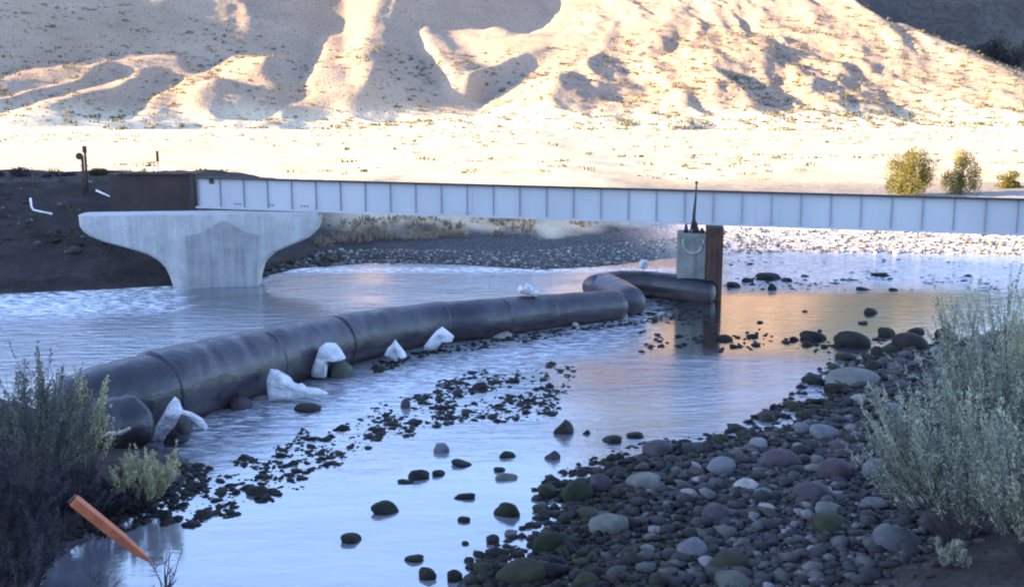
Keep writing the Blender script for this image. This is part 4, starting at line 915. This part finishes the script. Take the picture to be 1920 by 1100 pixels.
def sagebrush(loc, height, spread, stems, lean, mat, label, cat='bush', group=None, seed=1, spikes=6, leaves=46, lsize=.045, rise=.55, name='sagebrush', twig_r=.008):
    r = np.random.default_rng(seed); root = empty(name, loc); tag(root, label, cat, group); LP, LD, TV, TF = [], [], [], []; off = 0
    lean = np.array(lean, float)
    for s in range(stems):
        a = r.uniform(0, 2 * math.pi); rad = math.sqrt(r.random()) * spread
        tip = np.array([math.cos(a) * rad, math.sin(a) * rad, height * r.uniform(rise, 1.0) * (1 - .25 * (rad / spread) ** 2)]) + lean * r.uniform(.6, 1.1); base = np.array([math.cos(a), math.sin(a), 0]) * rad * .15
        mid = base * .5 + tip * .5 + np.array([math.cos(a), math.sin(a), -.3]) * rad * .18
        def q(t): return (1 - t) ** 2 * base + 2 * t * (1 - t) * mid + t * t * tip
        pts = [q(t) for t in np.linspace(0, 1, 7)]; V, F = tube_arrays(pts, np.linspace(twig_r, twig_r * .3, 7), 4, False); TV += [tuple(v) for v in V]; TF += [tuple(i + off for i in f) for f in F]; off += len(V)
        for k in range(spikes):
            t0 = r.uniform(.35, .95); b0 = q(t0); dirn = (q(min(1, t0 + .1)) - q(t0 - .1)); dirn /= np.linalg.norm(dirn); dirn = dirn + r.normal(0, .28, 3); dirn[2] = abs(dirn[2]) + .35; dirn /= np.linalg.norm(dirn)
            ln = height * r.uniform(.12, .30); u = r.random(leaves); c = b0 + dirn * (u * ln)[:, None]; thick = .036 * (1 - u * .75) * (height / 1.2) ** .4
            LP.append(c + r.normal(size=(leaves, 3)) * thick[:, None] * .5); LD.append(dirn * 1.0 + r.normal(0, .45, (leaves, 3)))
            V, F = tube_arrays([b0, b0 + dirn * ln], [twig_r * .4, twig_r * .2], 3, False); TV += [tuple(v) for v in V]; TF += [tuple(i + off for i in f) for f in F]; off += len(V)
    P = np.concatenate(LP); D = np.concatenate(LD); n = len(P); V, F = leaf_quads(P, D, r.uniform(.6, 1.3, n) * lsize, r.uniform(.25, .4, n) * lsize, r)
    per = np.repeat(r.uniform(0, 1, stems * spikes), leaves); rnd = np.clip(per * .6 + r.uniform(0, .4, n), 0, 1)
    mesh_np('foliage', V, F, M[mat], root, False, dict(rnd=np.repeat(rnd, 4)))
    me = bpy.data.meshes.new('stems'); me.from_pydata(TV, [], TF); me.update(); link_mesh('stems', me, M['twig'], root, True); return root
def on_ground(px, py, z0=.3):
    p = PZ(px, py, z0)
    for _ in range(15): p = PZ(px, py, .5 * p.z + .5 * max(0, gz(p.x, p.y)))
    return p
def bush_at(px, by, top, wpx, leanpx, **kw):
    p = on_ground(px, by); k = mpp(p.y); h = (by - top) * k; return sagebrush((p.x, p.y, p.z - .03), h, wpx * .5 * k, lean=(leanpx * k, 0, 0), **kw)
bush_at(1800, 1010, 680, 300, -80, stems=62, mat='sage', label='big grey green sagebrush leaning left over the cobbles at the right edge', seed=3, spikes=8, leaves=44)
bush_at(1895, 930, 490, 270, -50, stems=74, mat='sage', label='tallest sagebrush at the right edge, rising behind the leaning one', seed=4, spikes=8, leaves=50)
bush_at(1940, 1050, 740, 260, -20, stems=55, mat='sage', label='low sagebrush cut off by the lower right edge of the photo', seed=5, spikes=8, leaves=44)
bush_at(1925, 760, 540, 120, 0, stems=30, mat='sage_yellow', label='yellowish sagebrush at the right edge behind the tallest one', seed=6, spikes=7)
bush_at(1790, 1062, 1000, 70, -10, stems=12, mat='sage', label='small pale sprig of sage on the bare earth below the big bushes', seed=16, spikes=5, leaves=30)
bush_at(60, 930, 640, 230, 20, stems=46, mat='sage_dim', label='tall greyish sagebrush on the near left bank in front of the dam', seed=7, spikes=7, leaves=40)
bush_at(165, 900, 680, 90, 15, stems=26, mat='sage_yellow', label='tall yellowish sage stems standing right of the greyish bush on the left', seed=8, spikes=5, leaves=34)
bush_at(100, 880, 650, 150, 5, stems=22, mat='sage_dim', label='thin tall pale sage stems behind the greyish bush at the far left', seed=19, spikes=5, leaves=34)
bush_at(275, 945, 825, 150, 8, stems=40, mat='sage_yellow', label='small pale yellow green sagebrush at the water edge below the dam', seed=9, spikes=6, leaves=40, lsize=.04)
bush_at(-10, 1040, 800, 240, 10, stems=44, mat='brush', label='dark leafless looking brush at the lower left edge', seed=10, spikes=7, leaves=40)
bush_at(120, 990, 870, 190, 10, stems=34, mat='brush', label='dark low brush above the orange stake', seed=11, spikes=7, leaves=36)
bush_at(30, 1120, 930, 220, 0, stems=34, mat='brush', label='dark low brush in the bottom left corner', seed=12, spikes=7, leaves=36)
bush_at(215, 960, 890, 110, 0, stems=24, mat='brush', label='dark low brush between the yellow green sagebrush and the stake', seed=13, spikes=6, leaves=30)
# bare twigs in front of the water
def twig_plant(px, by, top, lab, seed, wpx=60, n=7):
    r = random.Random(seed); p = PZ(px, by, .15); k = mpp(p.y); h = (by - top) * k; TV, TF, off = [], [], 0
    for s in range(n):
        a = Vector((0, 0, 0)); dx = r.uniform(-.5, .5) * wpx * k; hh = h * r.uniform(.6, 1.0); pts = [a + Vector((dx * t ** 1.3 + r.uniform(-.01, .01), r.uniform(-.04, .04), hh * t)) for t in (0, .25, .5, .75, 1)]
        chains = [(pts, .009)]
        for b in range(3):
            i = r.randint(1, 3); q0 = pts[i]; dd = Vector((r.choice((-1, 1)) * r.uniform(.05, .13), r.uniform(-.06, .06), r.uniform(.15, .3) * h)); chains.append(([q0, q0 + dd * .5, q0 + dd], .005))
        for c, rad in chains:
            V, F = tube_arrays(c, np.linspace(rad, rad * .35, len(c)), 4, False); TV += [tuple(v) for v in V]; TF += [tuple(i + off for i in f) for f in F]; off += len(V)
    me = bpy.data.meshes.new('twig_plant'); me.from_pydata(TV, [], TF); me.update(); o = link_mesh('twig_plant', me, M['twig'], None, True); o.location = (p.x, p.y, 0.0); tag(o, lab, 'twigs')
twig_plant(310, 1105, 985, 'bare branching twigs standing in the water below the stake tip', 3, 90, 6)
twig_plant(190, 1110, 1010, 'bare thin twigs at the bottom edge left of the stake tip', 4, 110, 7)

# lumpy shrubs and small trees
def crown(name, c, rx, ry, rz, n, mat, parent, seed, lsize=.12, clumps=14, r0=.35):
    r = np.random.default_rng(seed); cc = r.normal(size=(clumps, 3)); cc /= np.linalg.norm(cc, axis=1, keepdims=True); cc *= (r.random((clumps, 1)) ** .5) * .8; cc[:, 2] = cc[:, 2] * .9
    i = r.integers(0, clumps, n); d = r.normal(size=(n, 3)); d /= np.linalg.norm(d, axis=1, keepdims=True); P = cc[i] + d * (r.random((n, 1)) ** .4) * r0 * r.uniform(.6, 1.2, (clumps, 1))[i]
    P = P * np.array([rx, ry, rz]) + np.array(c); V, F = leaf_quads(P, d + r.normal(0, .6, (n, 3)) + np.array([0, 0, .4]), r.uniform(.6, 1.3, n) * lsize, r.uniform(.35, .6, n) * lsize, r)
    rnd = np.clip(r.random(clumps)[i] * .5 + r.random(n) * .5, 0, 1); return mesh_np(name, V, F, M[mat], parent, False, dict(rnd=np.repeat(rnd, 4)))
def small_tree(px, by, top, wpx, Y, mat, label, seed, group=None, name='small_tree', cat='tree', n=2200):
    p = PY(px, by, Y); z0 = gz(p.x, Y); k = mpp(Y); ztop = PY(px, top, Y).z; h = ztop - z0; root = empty(name, (p.x, Y, z0 - .05)); tag(root, label, cat, group); w = wpx * k / 2; r = random.Random(seed)
    TV, TF = [], []; off = 0
    for c, rad in [([(0, 0, 0), (.05, 0, h * .4), (0, .03, h * .85)], .07)] + [([(0, 0, h * .15 * j), (r.uniform(-.5, .5) * w, r.uniform(-.4, .4) * w, h * (.15 * j + .2)), (r.uniform(-.9, .9) * w, r.uniform(-.6, .6) * w, h * (.15 * j + .35))], .03) for j in range(1, 4)]:
        V, F = tube_arrays(c, np.linspace(rad, rad * .3, 3), 6, False); TV += [tuple(v) for v in V]; TF += [tuple(i + off for i in f) for f in F]; off += len(V)
    me = bpy.data.meshes.new('trunk'); me.from_pydata(TV, [], TF); me.update(); link_mesh('trunk', me, M['twig'], root, True)
    crown('crown', (0, 0, h * .34), w, w * .8, h * .72, int(n * 2.4), mat, root, seed, lsize=max(.06, 3.4 * k), clumps=34, r0=.30); return root
small_tree(1707, 372, 255, 100, 54, 'tree_leaf', 'sunlit yellow green small tree behind the girder, largest of three', 3, n=5200)
small_tree(1800, 372, 268, 78, 55, 'tree_leaf', 'sunlit yellow green small tree behind the girder, middle of three', 4, n=2600)
small_tree(1893, 374, 315, 62, 58, 'tree_leaf', 'low sunlit bush behind the girder, rightmost and smallest of three', 5, name='low_bush', cat='bush', n=1500)
small_tree(1303, 365, 318, 44, 70, 'tree_leaf', 'faint pale bush behind the girder above the old pier', 6, name='pale_bush', cat='bush', n=300)
small_tree(1413, 360, 337, 26, 66, 'juniper', 'small rounded bush just showing over the girder right of the pole', 7, name='round_bush', cat='bush', n=220)
small_tree(785, 340, 322, 26, 90, 'juniper', 'small dark bush showing over the middle of the girder', 8, name='round_bush', cat='bush', n=350)
small_tree(650, 328, 313, 18, 110, 'juniper', 'small dark bush on the plain above the left part of the girder', 9, name='round_bush', cat='bush', n=350)
for i, (px, top, wd, lb) in enumerate([(40, 308, 48, 'darkest rounded bush on the crest of the far left bank'), (95, 318, 34, 'low dark bush on the left bank crest right of the darkest one'), (185, 312, 40, 'dull olive bush on the left bank crest just right of the paired posts'), (236, 320, 44, 'low pale olive bush on the left bank crest before the marker post'), (130, 320, 30, 'low dark bush on the left bank crest left of the paired posts'), (310, 320, 26, 'low dark bush at the foot of the thin marker post'), (-10, 316, 40, 'dark bush on the left bank crest at the photo edge')]):
    small_tree(px, 328, top, wd, 39.5, 'brush' if i in (0, 1, 4, 5, 6) else 'olive_brush', lb, 20 + i, name='bank_bush', cat='bush', n=900)

# tufts: one mesh of many blades, uncountable
def tufts(name, X, Y, Z, H, W, blades, mat, label, cat, seed, spread=.5):
    r = np.random.default_rng(seed); n = len(X); i = np.repeat(np.arange(n), blades); m = len(i); a = r.uniform(0, 2 * math.pi, m); sp_ = r.random(m) * spread
    D = np.stack([np.cos(a) * sp_, np.sin(a) * sp_, np.ones(m)], 1); P = np.stack([X[i] + r.normal(0, 1, m) * W[i] * .35, Y[i] + r.normal(0, 1, m) * W[i] * .35, Z[i] - .02 + 0 * a], 1)
    L = H[i] * r.uniform(.5, 1.1, m); V, F = leaf_quads(P, D, L, W[i] * r.uniform(.12, .28, m), r); rnd = np.clip(r.random(n)[i] * .6 + r.random(m) * .4, 0, 1)
    o = mesh_np(name, V, F, M[mat], None, False, dict(rnd=np.repeat(rnd, 4))); tag(o, label, cat, None, 'stuff'); return o
X, Y, r = scatter(5200, (560, 1330), (392, 452), lambda X, Y, px, py, r: (sdist(FB, X, Y) > np.interp(px, [600, 1000, 1250], [3.2, 5.2, 6.5])) & (Y < 60) & (vnoise(px * .02, py * .1, 33) > .35), 31)
tufts('dry_grass', X, Y, ground_z(X, Y), r.uniform(.12, .38, len(X)), r.uniform(.1, .25, len(X)), 7, 'tan_grass', 'dry tan grass on the far bank under the white girder', 'grass', 1)
X, Y, r = scatter(3000, (-60, 640), (320, 500), lambda X, Y, px, py, r: (sdist(FB, X, Y) > .6) & (Y < 44) & (r.random(len(px)) < np.where(py < 375, .8, .14)), 32)
tufts('bank_scrub', X, Y, ground_z(X, Y), r.uniform(.08, .30, len(X)), r.uniform(.12, .3, len(X)), 8, 'olive_brush', 'low dull scrub covering the crest of the far left bank', 'scrub', 2)
# scrub on the plain and the hills
def far_scatter(n, seed, hill):
    r = np.random.default_rng(seed)
    if hill: Y = r.uniform(262, 400, n); X = r.uniform(-.56, .56, n) * Y; Z = np.array([hill_z(a, b) for a, b in zip(X, Y)])
    else: Y = 62 * (300 / 62.) ** r.random(n); X = r.uniform(-.56, .56, n) * Y; Z = ground_z(X, Y)
    return X, Y, Z, r
X, Y, Z, r = far_scatter(750, 41, False); k = vnoise(X * .03, Y * .05, 4) > .45; X, Y, Z = X[k], Y[k], Z[k]
tufts('plain_scrub', X, Y, Z, r.uniform(.12, .4, len(X)) * (.6 + Y / 220), r.uniform(.3, .9, len(X)), 10, 'juniper', 'low sagebrush scrub dotted over the sunlit plain', 'scrub', 3, .9)
X, Y, Z, r = far_scatter(5200, 42, True); px_, py_ = proj(X, Y, Z); k = r.random(len(X)) < np.where(px_ > 1150, .9, .5); X, Y, Z = X[k], Y[k], Z[k]
tufts('hill_scrub', X, Y, Z, r.uniform(.4, 1.3, len(X)), r.uniform(.8, 2.2, len(X)), 12, 'juniper', 'scattered dark scrub over the dry mountainside', 'scrub', 4, 1.0)
# dark trees in the side valley at the upper right
r = np.random.default_rng(50); ORD = 'first second third fourth fifth sixth seventh eighth ninth tenth eleventh'.split(); gy = [(1790 + 14 * i + r.uniform(-5, 5), 118 + 8 * math.sin(i) + r.uniform(-6, 8)) for i in range(11)]
for i, (px, py) in enumerate(gy):
    for Yt in np.arange(575, 1100, 3.):
        q = PY(px, py + 2, Yt)
        if q.z < far_z(q.x, Yt): break
    root = empty('far_tree', (q.x, Yt, far_z(q.x, Yt) - 1)); tag(root, ORD[i] + ' dark tree from the left in the shaded side valley at the upper right', 'tree', 'dark trees in the side valley')
    tube_obj('trunk', [(0, 0, -2), (0, 0, 6)], [.35, .2], M['twig'], root, 6); crown('crown', (0, 0, 6), 5.4, 5.2, 6.0, 420, 'brush' if i % 3 else 'olive_brush', root, 60 + i, lsize=1.6, clumps=9, r0=.5)
# footing for those trees: the shoulder they stand on
